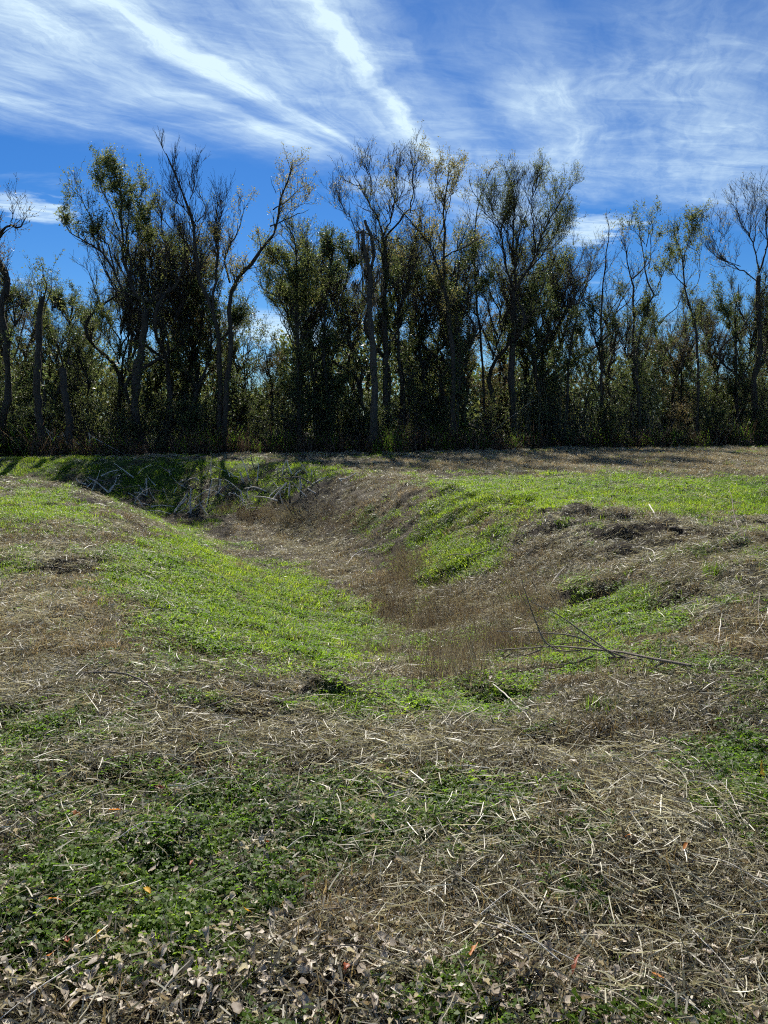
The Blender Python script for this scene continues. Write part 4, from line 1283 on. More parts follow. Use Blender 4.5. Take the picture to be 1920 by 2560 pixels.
def dead_leaf(r, L_=0.075, ratio=0.42, lobed=False):
    """curled dry leaf: 8 rows along the midrib, folded along it"""
    g = []
    n = 8
    curl = r.normal(0, 1.2); fold = r.uniform(0.1, 1.1); twist = r.normal(0, 0.4)
    pos = np.array([0.0, 0, 0]); ang = r.normal(0, 0.2)
    V = []
    for k in range(n):
        t_ = k / (n - 1)
        prof = math.sin(min(t_ * 1.04, 1) ** 0.8 * math.pi) ** 0.8 if 0 < t_ < 1 else 0.03
        if lobed:
            prof *= 0.75 + 0.35 * math.cos(k * 2.9)
        wv = L_ * ratio * 0.5 * max(prof, 0.04)
        f = fold * (1 + 0.2 * r.normal())
        rt = twist * t_
        for sgn in (-1, 0, 1):
            y = sgn * wv * math.cos(f); z = abs(sgn) * wv * math.sin(f)
            V.append(pos + np.array([0, y * math.cos(rt) - z * math.sin(rt), y * math.sin(rt) + z * math.cos(rt)]) + r.normal(size=3) * 0.0012)
        pos = pos + np.array([math.cos(ang), 0, math.sin(ang)]) * L_ / (n - 1)
        ang += curl / n
    V = np.array(V)
    V[:, 0] -= V[:, 0].mean(); V[:, 2] -= V[:, 2].min() - 0.001
    F = []
    for k in range(n - 1):
        for q in (0, 1):
            F.append([3 * k + q, 3 * k + q + 1, 3 * k + q + 4, 3 * k + q + 3])
    return V, np.array(F)


rc = np.random.default_rng(500)
COL_GRASS = clump_collection('grass_tuft', [blades(rc, 16, 0.03, 0.085, 0.0045, 0.055, 0.55, 0.8).mesh('grass_tuft', M_GRASS) for _ in range(6)])
COL_TURF = clump_collection('turf_patch', [blades(rc, 46, 0.03, 0.075, 0.0075, 0.13, 0.7, 0.7, 2).mesh('turf_patch', M_GRASS) for _ in range(6)])
COL_CLOVER = clump_collection('clover_patch', [clover(rc, 18, 0.08, 0.065, 0.0135).mesh('clover_patch', M_CLOVER) for _ in range(6)])
COL_STRAW = clump_collection('straw_bundle', [straws(rc, 17, 0.03, 0.16, 0.0026, 0.13, 0.065, 0.28).mesh('straw_bundle', M_STRAW) for _ in range(8)])
COL_CHAFF = clump_collection('chaff', [straws(rc, 40, 0.02, 0.075, 0.0042, 0.085, 0.03, 0.3).mesh('chaff', M_CHAFF) for _ in range(6)])
COL_DRY = clump_collection('dry_tuft', [blades(rc, 34, 0.03, 0.10, 0.0045, 0.07, 0.9, 0.9, 2).mesh('dry_tuft', M_DRYGRASS) for _ in range(6)])
COL_WEED = clump_collection('weed_stems', [blades(rc, 12, 0.15, 0.42, 0.0035, 0.12, 0.35, 0.5).mesh('weed_stems', M_WEED) for _ in range(6)])


COL_RANK = clump_collection('rank_weed', [blades(rc, 16, 0.15, 0.45, 0.008, 0.16, 0.4, 0.6).mesh('rank_weed', M_CLOVER if q == 5 else M_WEED) for q in range(6)])


def litter_mesh():
    g = Geo()
    V, F = dead_leaf(rc, rc.uniform(0.02, 0.05), rc.uniform(0.3, 0.65), rc.random() < 0.3)
    g.add(V, F, float(rc.random()))
    return g.mesh('litter_leaf', M_LITTER)


COL_LITTER = clump_collection('litter_leaf', [litter_mesh() for _ in range(12)])


def sample(n, d0, d1, r, margin=1.25, power=1.0):
    """points on the ground within a wedge wider than the view, between distances d0 and d1"""
    q = r.random(n)
    D = np.sqrt(d0 ** 2 + q * (d1 ** 2 - d0 ** 2)) if power == 1.0 else (d0 ** power + q * (d1 ** power - d0 ** power)) ** (1 / power)
    x = r.uniform(-0.5, 0.5, n) * margin * (D + 0.6) * 1.03
    return x, D


def euler_align(n, spin, tiltx=None):
    """euler XYZ of a frame whose Z is the normal n and which is spun about it"""
    t1 = np.cross(n, np.array([0.0, 1.0, 0.0])); t1 /= np.linalg.norm(t1, axis=1)[:, None]
    t2 = np.cross(n, t1)
    cx, sx = np.cos(spin)[:, None], np.sin(spin)[:, None]
    X = t1 * cx + t2 * sx
    Y = np.cross(n, X)
    m00, m10, m20 = X[:, 0], X[:, 1], X[:, 2]
    m21, m22 = Y[:, 2], n[:, 2]
    return np.stack([np.arctan2(m21, m22), np.arctan2(-m20, np.hypot(m00, m10)), np.arctan2(m10, m00)], 1)


def merged(name, pts, nn, spin, sc, ti, pick, coll, label, cat):
    """the same clumps, written out into one mesh (long overlapping pieces trace faster that way)"""
    t1 = np.cross(nn, np.array([0.0, 1.0, 0.0])); t1 /= np.linalg.norm(t1, axis=1)[:, None]
    t2 = np.cross(nn, t1)
    X = t1 * np.cos(spin)[:, None] + t2 * np.sin(spin)[:, None]
    Y = np.cross(nn, X)
    g = Geo()
    it = []
    for k, ob in enumerate(coll.objects):
        sel = np.where(pick == k)[0]
        m = ob.data
        v = np.zeros(len(m.vertices) * 3, np.float32); m.vertices.foreach_get('co', v); v = v.reshape(-1, 3)
        f = np.zeros(len(m.loops), np.int32); m.loops.foreach_get('vertex_index', f); f = f.reshape(-1, 4)
        tt = np.zeros(len(v), np.float32); m.attributes['tint'].data.foreach_get('value', tt)
        if not len(sel):
            continue
        V = pts[sel][:, None] + sc[sel][:, None, None] * (v[None, :, 0:1] * X[sel][:, None] + v[None, :, 1:2] * Y[sel][:, None] + v[None, :, 2:3] * nn[sel][:, None])
        F = f[None] + (np.arange(len(sel)) * len(v))[:, None, None]
        g.add(V, F, np.tile(tt, len(sel)) * 0.6 + np.repeat(ti[sel], len(v)) * 0.4)
    return tag(link(name, g.mesh(name, MERGED_MAT[name])), label, cat, None, 'stuff')


def cover_layer(name, coll, nvar, label, cat, bands, prob, seed, smin=0.8, smax=1.25, tfun=None, tilt=0.12, growfar=0.03, lift=0.0, real=False):
    r = np.random.default_rng(seed)
    X, Y = [], []
    for (n, d0, d1) in bands:
        x, y = sample(n, d0, d1, r, power=1.3)
        g_, d_, e_ = cover(x, y)
        k = r.random(n) < prob(x, y, g_, d_, e_)
        X.append(x[k]); Y.append(y[k])
    x, y = np.concatenate(X), np.concatenate(Y)
    z = height(x, y)
    nn = normals(x, y) + r.normal(size=(len(x), 3)) * tilt
    nn /= np.linalg.norm(nn, axis=1)[:, None]
    rot = euler_align(nn, r.uniform(0, 6.28, len(x)))
    sc = r.uniform(smin, smax, len(x)) * (1 + growfar * np.maximum(y - 5, 0))
    ti = np.clip(0.5 + 1.1 * fbm(x / 0.9, y / 0.9, seed, 3) + r.normal(0, 0.16, len(x)), 0, 1)
    if tfun is not None:
        ti = np.clip(ti + tfun(x, y), 0, 1)
    pick = r.integers(0, nvar, len(x))
    if real:
        return merged(name, np.stack([x, y, z + lift], 1), nn, r.uniform(0, 6.28, len(x)), sc, ti, pick, coll, label, cat)
    return scatter(name, np.stack([x, y, z + lift], 1), rot, sc, ti, pick, coll, label, cat)


near_f = lambda y: 1 - sstep(7, 12, y)
cover_layer('grass', COL_GRASS, 6, 'short green grass tufts in the near ground and on the ditch slopes', 'grass', [(26000, 1.5, 9), (26000, 7, 16)],
            lambda x, y, g, d, e: np.clip(g * 0.9 - 0.05, 0, 1) * (0.35 + 0.65 * sstep(4, 7, y)), 601, tfun=lambda x, y: 0.12 * sstep(5, 8, y) + 0.22 * field(GREEN, x, y) * sstep(5, 7, y))  # green patches tinted yellower to paint in the sunlit glow
cover_layer('turf', COL_TURF, 6, 'bright green turf on the left slope and the far meadow', 'turf', [(16000, 6, 14), (52000, 12, 48)],
            lambda x, y, g, d, e: np.clip(g * 1.35 - 0.28, 0, 1) * np.clip(0.78 + 1.6 * fbm(x / 0.45, y / 0.45, 91, 3) + 2.6 * sstep(13, 18, y) * fbm(x / 1.9, y / 1.9, 92, 3) - 0.12 * sstep(13, 18, y), 0.06, 1), 602, smin=0.85, smax=1.3, tfun=lambda x, y: 0.02 + 0.24 * field(GREEN, x, y), growfar=0.02)  # tint lift paints a yellow-lit glow into the turf colour
cover_layer('clover', COL_CLOVER, 6, 'low leafy clover and broadleaf weeds covering the green patches', 'clover', [(9000, 1.4, 4.5), (17000, 3.5, 10), (12000, 9, 20)],
            lambda x, y, g, d, e: np.clip(g * 1.45 - 0.30, 0, 1) * (0.62 + 0.38 * sstep(3.8, 5.5, y)), 603, smin=0.75, smax=1.3)
cover_layer('straw', COL_STRAW, 8, 'loose pale mown straw lying over the near ground', 'straw', [(6500, 1.3, 4.2), (12000, 3.5, 9), (12000, 8, 20)],
            lambda x, y, g, d, e: np.clip(field(STRAW, x, y) * 0.62 + 0.08 + 1.3 * fbm(x / 0.6, y / 0.6, 9, 3), 0, 1) * (1 - 0.20 * g), 604, smin=0.7, smax=1.3, tilt=0.16, real=True)
cover_layer('chaff', COL_CHAFF, 6, 'short broken bits of dry stem scattered over the whole ground', 'chaff', [(9000, 1.3, 5), (24000, 4, 12), (34000, 10, 40)],
            lambda x, y, g, d, e: np.clip(0.30 + 0.55 * d, 0, 1) * (1 - 0.32 * g) * (1 - 0.55 * field(GREEN, x, y) * sstep(5, 7, y)) * (1 - 0.2 * e), 605, smin=0.7, smax=1.3, tfun=lambda x, y: 0.06 + 0.06 * sstep(5, 9, y), tilt=0.24)
LEFT_DRY = make_blobs([(130, 1510, 260, 120, 1.0), (100, 1660, 260, 90, 0.8), (300, 1730, 260, 70, 0.6)])
cover_layer('dry_grass', COL_DRY, 6, 'matted brown dead grass between the green patches', 'dry grass', [(9000, 1.6, 6), (24000, 5, 14), (42000, 12, 46)],
            lambda x, y, g, d, e: np.clip(d * 1.15 - 0.18, 0, 1) * (1 - 0.7 * g), 606, tilt=0.2, tfun=lambda x, y: 0.38 * sstep(19, 25, y) * sstep(-3, 2, x) + 0.28 * field(LEFT_DRY, x, y))  # far right blades tinted lighter, sunlight painted into their colour
WEEDS = make_blobs([(1000, 1470, 90, 35, 0.27), (1080, 1560, 130, 50, 0.34), (1260, 1610, 130, 60, 0.38), (1180, 1680, 130, 50, 0.30), (960, 1610, 60, 40, 0.15), (700, 1300, 120, 18, 0.34), (620, 1290, 100, 14, 0.30),
                    (1380, 1760, 200, 50, 0.11), (1010, 1420, 60, 30, 0.34), (1300, 1520, 90, 50, 0.23), (1740, 1760, 160, 60, 0.13), (870, 1310, 80, 30, 0.15)])
cover_layer('dead_weeds', COL_WEED, 6, 'thin brown dead weed stems standing in the ditch bottom', 'weeds', [(60000, 5.0, 24)],
            lambda x, y, g, d, e: np.clip(field(WEEDS, x, y) * (1.3 + 4.6 * fbm(x / 0.5, y / 0.5, 71, 3)), 0, 1), 607, smin=0.6, smax=1.15, real=True)
cover_layer('leaf_litter', COL_LITTER, 12, 'scattered small dead leaves and leaf fragments on the ground', 'leaf litter', [(9000, 1.2, 3.2), (7000, 2.6, 6.5), (2500, 6, 12)],
            lambda x, y, g, d, e: np.clip(field(LITTER, x, y) * 0.8 + 0.2, 0, 1), 608, smin=0.6, smax=1.25, tilt=0.45, growfar=0.0, lift=0.028, real=True)

# tall dead weeds and rank grass along the ragged foot of the wood
r = np.random.default_rng(615)
N = 5200
uu = r.uniform(-200, 2120, N)
off = -1.1 + 2.6 * r.random(N) ** 1.3 + 5.5 * fbm(uu / 80, uu * 0, 17, 4)
yy = edge_dist(uu) + off
xx = (uu - 960) / FPX * yy
pw = np.stack([xx, yy, height(xx, yy)], 1)
scatter('rank_weeds', pw, np.stack([r.normal(0, 0.15, N), r.normal(0, 0.15, N), r.uniform(0, 6.28, N)], 1), r.uniform(0.8, 3.2, N) * (0.5 + np.clip(0.5 + 1.6 * fbm(uu / 60, uu * 0 + 5, 18, 3), 0, 1)),
        np.clip(r.normal(0.4, 0.25, N), 0, 1), r.integers(0, 6, N), COL_RANK, 'tall rank weeds and dead grass along the foot of the wood', 'weeds')

# ------------------------------------------------------------------ single things on the ground


def stick_mesh(pts, r0, r1, mat, seed, k=5, wob=0.012):
    r = np.random.default_rng(seed)
    P = catmull(np.array(pts), 12)
    L_ = np.linalg.norm(np.diff(P, axis=0), axis=1).sum()
    P = P + np.cumsum(r.normal(size=P.shape), axis=0) * wob * 0.25 * L_ * np.linspace(0.2, 1, 12)[:, None]
    s = np.linspace(0, 1, 12)
    RR = (r0 * (1 - s) + r1 * s) * (1 + 0.12 * r.normal(size=12))
    b = P[0].copy()
    V, F = tubes((P - b)[None], RR[None], k)
    return mesh_q('stick', V, F, mat, None, True), b


def px_stick(name, label, cat, group, px, r0, r1, mat, seed, lift=None, twigs=(), wob=0.012):
    """a stick lying over the ground: photograph pixels are dropped on the terrain and lifted a little"""
    pts = []
    for i, (u, v) in enumerate(px):
        p = ground_at(u, v, False)
        p[2] += (lift[i] if lift else 0.03)
        pts.append(p)
    m, b = stick_mesh(pts, r0, r1, mat, seed, wob=wob)
    o = link(name, m, None, b)
    tag(o, label, cat, group)
    for j, (tpx, tl, ra) in enumerate(twigs):
        q = []
        d0 = ground_at(*tpx[0])[1]
        for i, (u, v) in enumerate(tpx):
            p = at(u, v, d0 + 0.12 * i)
            if i == 0:
                p = ground_at(u, v); p[2] += tl[0]
            p[2] = max(p[2], height(p[0], p[1], False)[0] + 0.03)
            q.append(p)
        m2, b2 = stick_mesh(q, ra, ra * 0.35, mat, seed * 17 + j)
        c_ = link('twig', m2, o)  # each side twig is a part of its branch
        c_.location = b2 - b
    return o


px_stick('fallen_branch', 'long forked fallen branch lying across the right side of the near ditch', 'branch', None,
         [(1725, 1702), (1640, 1690), (1540, 1672), (1440, 1664), (1340, 1662), (1200, 1660)], 0.012, 0.004, M_GREY, 701, [0.10, 0.11, 0.12, 0.13, 0.13, 0.10],
         [([(1540, 1672), (1470, 1590), (1400, 1540), (1330, 1505)], [0.08, 0.14, 0.2, 0.24], 0.0085), ([(1570, 1676), (1500, 1620), (1420, 1590), (1240, 1580)], [0.08, 0.12, 0.15, 0.2], 0.0076),
          ([(1520, 1672), (1600, 1640), (1645, 1608)], [0.08, 0.08, 0.1], 0.0085), ([(1480, 1668), (1430, 1720), (1370, 1740)], [0.08, 0.06, 0.05], 0.0076),
          ([(1400, 1662), (1360, 1600), (1330, 1530), (1300, 1440)], [0.1, 0.2, 0.28, 0.32], 0.0066), ([(1330, 1505), (1340, 1470), (1330, 1440)], [0.24, 0.28, 0.3], 0.0055),
          ([(1640, 1690), (1650, 1650), (1652, 1590)], [0.06, 0.1, 0.16], 0.0056), ([(1400, 1640), (1480, 1600), (1560, 1560)], [0.1, 0.14, 0.2], 0.0055),
          ([(1450, 1665), (1400, 1625), (1300, 1600)], [0.12, 0.1, 0.1], 0.0056), ([(1350, 1662), (1290, 1640), (1220, 1610)], [0.12, 0.1, 0.1], 0.0056), ([(1600, 1684), (1560, 1640), (1500, 1615)], [0.1, 0.1, 0.1], 0.0056), ([(1660, 1693), (1600, 1712), (1520, 1722)], [0.1, 0.06, 0.05], 0.0056), ([(1280, 1661), (1240, 1690), (1190, 1700)], [0.1, 0.06, 0.05], 0.0056)])
px_stick('fallen_branch', 'thin arched dead branch on the left brown grass', 'branch', None, [(190, 1703), (300, 1722), (370, 1752), (420, 1790), (520, 1788), (640, 1755)], 0.007, 0.003, M_GREY, 702, [0.05, 0.1, 0.1, 0.06, 0.06, 0.1],
         [([(370, 1752), (330, 1770), (270, 1760)], [0.1, 0.06, 0.06], 0.004), ([(420, 1790), (470, 1760), (500, 1735)], [0.06, 0.08, 0.1], 0.004)])
px_stick('log', 'pale weathered log half buried at the head of the ditch', 'log', None, [(725, 1722), (790, 1716), (860, 1720), (945, 1736)], 0.030, 0.022, M_GREY, 703, [0.0, 0.015, 0.015, 0.0])
px_stick('stick', 'pale bent stick standing out of the grass at the right edge', 'stick', 'loose sticks', [(1897, 1512), (1893, 1560), (1900, 1590), (1925, 1620)], 0.004, 0.003, M_GREY, 704, [0.10, 0.08, 0.05, 0.02])
px_stick('stick', 'pale stick lying level above the bent one at the right edge', 'stick', 'loose sticks', [(1838, 1514), (1880, 1507), (1935, 1503)], 0.006, 0.005, M_GREY, 705, [0.03, 0.05, 0.05])
px_stick('stick', 'forked pale stick standing on the brow at the far right', 'stick', 'loose sticks', [(1855, 1345), (1840, 1330), (1822, 1290)], 0.009, 0.005, M_GREY, 706, [0.0, 0.15, 0.45],
         [([(1846, 1335), (1835, 1310), (1826, 1288)], [0.1, 0.3, 0.5], 0.005)])
px_stick('stick', 'short crossed pale twig on the right brow', 'stick', 'loose sticks', [(1622, 1285), (1640, 1298), (1648, 1296)], 0.012, 0.006, M_PALE, 707, [0.15, 0.05, 0.1])
px_stick('stick', 'pale twig on the dark earth below the right brow', 'stick', 'loose sticks', [(1607, 1380), (1630, 1388), (1640, 1402)], 0.008, 0.005, M_PALE, 708, [0.05, 0.06, 0.03])
px_stick('stick', 'forked pale twig in the ditch bottom beside the green tongue', 'stick', 'loose sticks', [(865, 1420), (885, 1400), (910, 1388), (950, 1378)], 0.014, 0.006, M_PALE, 709, [0.02, 0.08, 0.1, 0.1])
px_stick('stick', 'pale stick leaning in the middle of the right slope', 'stick', 'loose sticks', [(1372, 1470), (1395, 1445), (1420, 1420)], 0.009, 0.006, M_PALE, 710, [0.0, 0.04, 0.05])
px_stick('stick', 'thin pale stick below the long forked branch', 'stick', 'loose sticks', [(1400, 1745), (1440, 1770), (1490, 1790)], 0.006, 0.004, M_PALE, 711, [0.04, 0.05, 0.02])
px_stick('stick', 'pale straight stick on the brown grass, left of the arched branch', 'stick', 'loose sticks', [(45, 1700), (70, 1725), (80, 1745)], 0.006, 0.004, M_PALE, 712, [0.04, 0.06, 0.02])
px_stick('stick', 'thin dark twig lying along the left green slope', 'stick', 'loose sticks', [(330, 1260), (390, 1290), (430, 1330)], 0.008, 0.004, M_GREY, 713, [0.03, 0.04, 0.02])
px_stick('stick', 'long thin stick slanting across the right slope above the dark weeds', 'stick', 'loose sticks', [(1245, 1375), (1180, 1400), (1130, 1400), (1080, 1425)], 0.008, 0.004, M_GREY, 714, [0.05, 0.08, 0.08, 0.05])
for i, (u, v, du, dv, dd2) in enumerate([(1680, 1530, 70, -14, 'pale stick just below the dark scrape on the right bank'), (1790, 1640, 20, -90, 'thin upright pale stem on the right bank beside the forked branch'), (1320, 1800, -90, -70, 'pale stem pointing at the fallen branch from below')]):
    px_stick('stick', dd2, 'stick', 'loose sticks', [(u, v), (u + du * 0.5, v + dv * 0.5), (u + du, v + dv)], 0.006, 0.004, M_PALE, 730 + i, [0.01, 0.05, 0.06])

# cut pale stalks on the shaded far bank of the basin
r = np.random.default_rng(740)
named = [(365, 1195, 367, 1238, 'upright pale stalk at the left of the far bank'), (478, 1222, 477, 1285, 'tallest pale stalk standing at the water-side of the basin'), (445, 1265, 470, 1232, 'pale stalk leaning right in the middle of the far bank'),
         (680, 1250, 718, 1208, 'thick pale stalk leaning right at the right end of the far bank'), (724, 1205, 723, 1238, 'upright pale stalk at the right end of the far bank'), (750, 1190, 753, 1220, 'short pale stalk above the right end of the far bank'),
         (600, 1180, 608, 1205, 'pale twig high on the middle of the far bank'), (550, 1200, 545, 1232, 'pale stalk in the tree shadow on the far bank')]
for i, (u0, v0, u1, v1, lb) in enumerate(named):
    b = ground_at(u1, max(v0, v1)) if v1 > v0 else ground_at(u0, v0)
    tp = at(u0, v0, b[1] - 0.1) if v1 > v0 else at(u1, v1, b[1] - 0.1)
    m, bb = stick_mesh([b - [0, 0, 0.03], (b + tp) / 2 + r.normal(size=3) * 0.03, tp], 0.036, 0.024, M_PALE, 741 + i)
    tag(link('cut_stalk', m, None, bb), lb, 'stick', 'cut stalks on the far bank')
n_st = 0
while n_st < 110:
    u, v = r.uniform(215, 860), r.uniform(1180, 1290)
    if v > 1180 + 115 * math.exp(-((u - 530) / 300) ** 2) + 8 or v < 1178 + (40 if u < 330 else 0) * 0.3:
        continue
    b = ground_at(u, v)
    if b[1] < 17:
        continue
    L_ = r.uniform(0.2, 1.0); az = r.uniform(0, 6.28); el = abs(r.normal(0.25, 0.4)) if n_st % 3 else r.uniform(0.5, 1.2)
    d = np.array([math.cos(az) * math.cos(el), math.sin(az) * math.cos(el) * 0.6, math.sin(el)])
    e_ = b + d * L_
    e_[2] = max(e_[2], height(e_[0], e_[1], False)[0] + 0.03)
    m, bb = stick_mesh([b + [0, 0, 0.02], (b + e_) / 2 + r.normal(size=3) * 0.04 + [0, 0, 0.04], e_], r.uniform(0.013, 0.028), 0.010, M_PALE if r.random() < 0.75 else M_GREY, 800 + n_st)
    tag(link('brush_stick', m, None, bb), '%s brush stick on the %s of the shaded far bank' % ('long' if L_ > 0.8 else 'short', 'left part' if u < 420 else 'middle' if u < 640 else 'right part'), 'stick', 'brush on the far bank')
    n_st += 1

# fallen sticks leaning at the foot of the wood
edge_sticks = [((240, 1138, 90, 1062), 'leaning pale pole at the far left foot of the wood', M_PALE, 0.018), ((158, 1140, 85, 1035), 'long pale pole leaning left below the short stump', M_PALE, 0.018), ((168, 1138, 155, 1078), 'upright pale stick below the short stump', M_PALE, 0.016),
               ((222, 1135, 165, 1090), 'thin pale pole crossing toward the stump foot', M_PALE, 0.014), ((215, 1140, 222, 1078), 'crooked white branch below the tall forked tree', M_PALE, 0.020), ((318, 1132, 225, 1085), 'long pale pole leaning left under the tall forked tree', M_PALE, 0.014),
               ((300, 1138, 240, 1100), 'short pale pole under the tall forked tree', M_GREY, 0.014), ((470, 1118, 380, 1090), 'thin pale stick left of the twin trunk foot', M_GREY, 0.012), ((660, 1138, 540, 1098), 'long grey pole right of the twin trunk foot', M_GREY, 0.016),
               ((1110, 1112, 1060, 1075), 'grey stick at the foot of the slim arching tree', M_GREY, 0.013), ((1185, 1110, 1330, 1000), 'long curved dead limb leaning right into the canes', M_GREY, 0.024), ((1640, 1110, 1690, 1045), 'pale pole leaning right at the right side of the canes', M_GREY, 0.015),
               ((1800, 1095, 1855, 1010), 'thin pale pole leaning right below the big bare tree', M_GREY, 0.015), ((1780, 1080, 1840, 1040), 'short grey pole beside the thin pole at the right', M_GREY, 0.013), ((1630, 1090, 1622, 1030), 'thin upright grey stem right of the canes', M_GREY, 0.012), ((1310, 1120, 1290, 1085), 'short pale stub at the left end of the canes', M_PALE, 0.014)]
for i, ((u0, v0, u1, v1), lb, mt, r0) in enumerate(edge_sticks):
    d_ = float(edge_dist(u0)) - 1.3
    b = at(u0, v0, d_); b[2] = height(b[0], b[1])[0]
    tp = at(u1, v1, d_ + rng.uniform(-0.2, 0.6))
    m, bb = stick_mesh([b, (b + tp) / 2 + rng.normal(size=3) * 0.06, tp], r0 * 1.15, r0 * 0.6, mt, 900 + i, wob=0.03)
    tag(link('fallen_pole', m, None, bb), lb, 'stick', 'fallen poles at the foot of the wood')

# tussocks
r = np.random.default_rng(950)
for (u, v, sc, lb) in [(850, 1800, 1.0, 'small upright grass tussock in front of the half-buried log'), (905, 1795, 0.7, 'low grass tussock right of the tussock by the log'), (1400, 1880, 1.0, 'dry yellowish grass tussock right of centre'), (1450, 1878, 0.9, 'second dry tussock touching the yellowish one'),
                       (1790, 1440, 1.1, 'green grass tussock on the right bank'), (1500, 1790, 0.8, 'green grass tussock just below the long forked branch'), (1570, 1500, 0.9, 'small green tussock beside the dark scrape on the right slope')]:
    p = ground_at(u, v)
    p[2] = height(p[0], p[1])[0]
    e = link('grass_tussock', blades(r, 90, 0.10, 0.24, 0.005, 0.12, 0.4, 0.9).mesh('grass_tussock', M_DRYGRASS if 'dry' in lb else M_GRASS), None, p)
    e.scale = (sc, sc, sc)
    tag(e, lb, 'grass', 'grass tussocks')

# pale stone and dark clods


def clod(u, v, sz, mat, label, cat, seed, flat=0.6):
    import bmesh
    r = np.random.default_rng(seed)
    bm = bmesh.new()
    bmesh.ops.create_icosphere(bm, subdivisions=3, radius=sz)
    ox = r.uniform(0, 50)
    for vv in bm.verts:
        n_ = float(fbm(np.array([vv.co.x / sz * 1.3 + ox]), np.array([vv.co.y / sz * 1.3 + vv.co.z / sz]), seed, 3)[0])
        vv.co *= 1 + 0.9 * n_
        vv.co.z *= flat
    me = bpy.data.meshes.new(label.split()[0]); bm.to_mesh(me); bm.free()
    me.materials.append(mat)
    p = ground_at(u, v); p[2] = height(p[0], p[1])[0] + sz * 0.15
    return tag(link('stone' if cat == 'stone' else 'clod', me, None, p), label, cat)


M_STONE = bark_mat('pale_stone', (0.35, 0.33, 0.30), (0.7, 0.68, 0.63), 20)
M_CLOD = bark_mat('dark_earth', (0.02, 0.015, 0.01), (0.07, 0.052, 0.036), 25)
clod(513, 1365, 0.075, M_STONE, 'small pale stone lying on the left green slope', 'stone', 1)
for i, (u, v, sz, lb) in enumerate([(365, 1364, 0.07, 'dark clod of earth left of the pale stone'), (1550, 1290, 0.07, 'dark clod on top of the right brow'), (1690, 1325, 0.09, 'large dark clod right of the brow top'), (1655, 1318, 0.05, 'small dark clod beside the large one on the brow'), (1620, 1412, 0.06, 'round dark clod on the slope below the brow'),
                                    (640, 1360, 0.05, 'small dark clod at the edge of the ditch bottom'), (1715, 1318, 0.06, 'dark clod at the right end of the brow')]):
    clod(u, v, sz * 0.8, M_CLOD, lb, 'clod', 20 + i)

# single fallen leaves
r = np.random.default_rng(960)
LV = []
for i in range(12):
    V, F = dead_leaf(r, r.uniform(0.05, 0.085), r.uniform(0.20, 0.46), i % 2 == 0)
    LV.append((V, F))
LMESH = {}
for key, mt in (('tan', M_FALL_TAN), ('orange', M_FALL_ORANGE), ('yellow', M_FALL_YELLOW), ('red', M_FALL_RED)):
    LMESH[key] = [mesh_q('fallen_leaf', V, F, mt, None, True) for V, F in LV]


def put_leaf(u, v, key, sc, label, group, i):
    p = ground_at(u, v)
    p[2] = height(p[0], p[1])[0] + 0.022 + 0.02 * r.random()
    o = link('fallen_leaf', LMESH[key][i % 12], None, p)
    o.rotation_euler = (r.normal(0, 0.22), r.normal(0, 0.22), r.uniform(0, 6.28))
    o.scale = (sc, sc, sc)
    if key != 'tan':
        o.location[2] += 0.03
        o.scale = (sc * 1.12,) * 3
    tag(o, label, 'leaf', group)


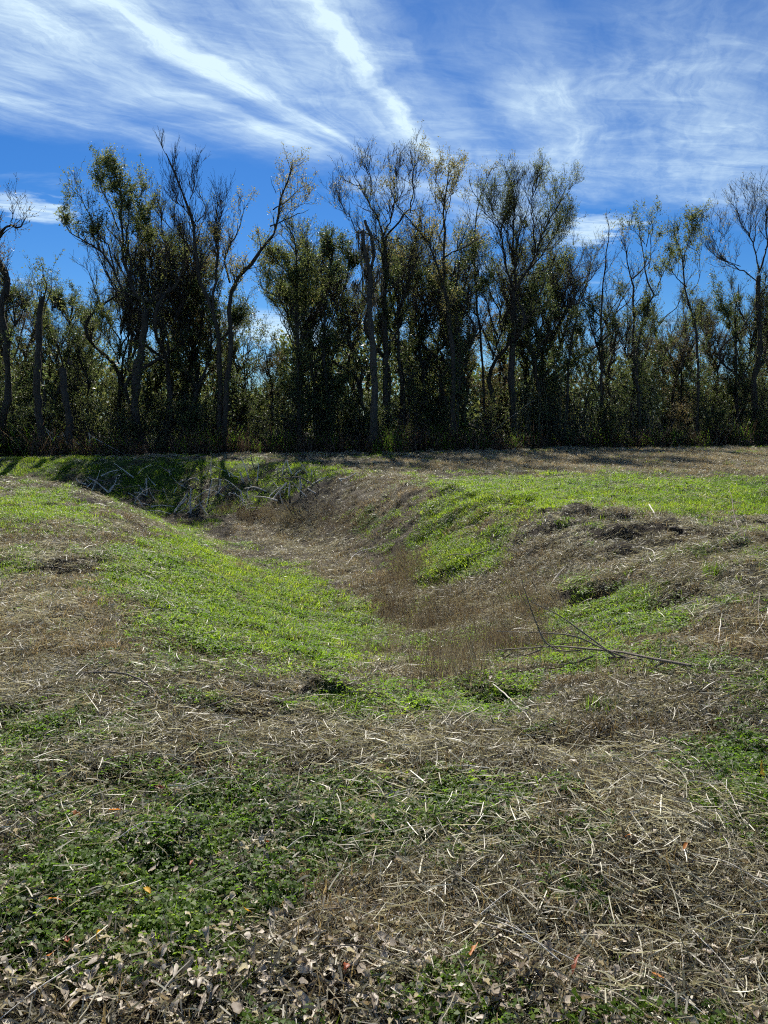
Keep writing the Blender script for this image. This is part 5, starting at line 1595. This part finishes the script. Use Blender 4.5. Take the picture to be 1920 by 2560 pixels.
SPEC = [(195, 2070, 'orange', 0.85, 'bright orange leaf on the clover at left'), (283, 2067, 'orange', 0.8, 'orange leaf just right of the brightest one in the left clover'), (135, 2012, 'orange', 0.5, 'small red-orange leaf fragment above the left clover'), (370, 2270, 'yellow', 0.8, 'yellow-orange leaf in the dark green clover, lower left'),
        (140, 2322, 'orange', 0.6, 'small orange leaf at the left below the yellow-orange one'), (172, 2428, 'red', 0.8, 'dark red-brown leaf near the bottom left'), (255, 2450, 'yellow', 0.55, 'small yellow leaf near the bottom left'), (620, 2338, 'yellow', 0.45, 'tiny yellow-orange leaf at the right end of the clover'),
        (1180, 2448, 'orange', 0.9, 'large bright orange leaf at the bottom right of centre'), (1645, 2465, 'orange', 0.5, 'salmon orange leaf near the bottom right'), (1902, 1962, 'yellow', 1.2, 'orange-yellow leaf in the clover at the right edge'), (865, 2035, 'orange', 0.6, 'small orange leaf in the middle foreground'),
        (1568, 2140, 'orange', 0.5, 'small orange leaf in the straw right of centre'), (1708, 2182, 'orange', 0.45, 'tiny orange leaf in the straw further right'), (478, 2178, 'red', 0.8, 'red-brown leaf in the clover left of centre'), (400, 1990, 'red', 0.7, 'red leaf above the left clover'), (1440, 2450, 'red', 0.8, 'dark red-brown leaf at the bottom right of the orange one'),
        (130, 2452, 'orange', 0.45, 'tiny orange leaf beside the dark red-brown leaf'), (860, 2500, 'red', 0.8, 'brown-red leaf at the bottom centre'), (670, 2150, 'red', 0.7, 'rusty leaf in the straw left of centre')]
for i, (u, v, key, sc, lb) in enumerate(SPEC):
    put_leaf(u, v, key, sc, lb, 'coloured fallen leaves', i)
n_l = 0
while n_l < 260:
    v = 1850 + 740 * r.random() ** 0.7; u = r.uniform(-60, 1980)
    p = ground_at(u, v)
    if r.random() > field(LITTER, p[:1], p[1:2])[0] * 0.7 + 0.25:
        continue
    sc_ = r.uniform(0.5, 1.1)
    zone = ('left' if u < 500 else 'centre left' if u < 960 else 'centre right' if u < 1430 else 'right')
    rowz = 'bottom edge' if v > 2440 else 'lower foreground' if v > 2280 else 'middle foreground' if v > 2100 else 'upper foreground'
    put_leaf(u, v, 'tan', sc_, '%s dry tan curled leaf in the %s, %s' % ('large' if sc_ > 0.9 else 'small', rowz, zone), 'dry brown leaves on the near ground', int(r.integers(12)))
    n_l += 1

# a few long single straws
for i in range(70):
    u, v = r.uniform(-20, 1940) if i % 3 == 0 else r.uniform(600, 1940), 1800 + 730 * r.random()
    p = ground_at(u, v); L_ = r.uniform(0.14, 0.38); az = r.uniform(0, 6.28)
    e_ = p + np.array([math.cos(az), math.sin(az), 0]) * L_
    p[2] = height(p[0], p[1])[0] + r.uniform(0.02, 0.07); e_[2] = height(e_[0], e_[1])[0] + r.uniform(0.02, 0.08)
    m, bb = stick_mesh([p, (p + e_) / 2 + [0, 0, r.uniform(0, 0.03)], e_], 0.0024, 0.0013, M_PALE if i % 2 else M_GREY, 1200 + i, 4, 0.006)
    tag(link('straw_stem', m, None, bb), 'long dry straw stem lying in the %s %s foreground' % ('upper' if v < 2100 else 'middle' if v < 2330 else 'lower', 'left' if u < 900 else 'central' if u < 1400 else 'right'), 'straw', 'long straw stems')
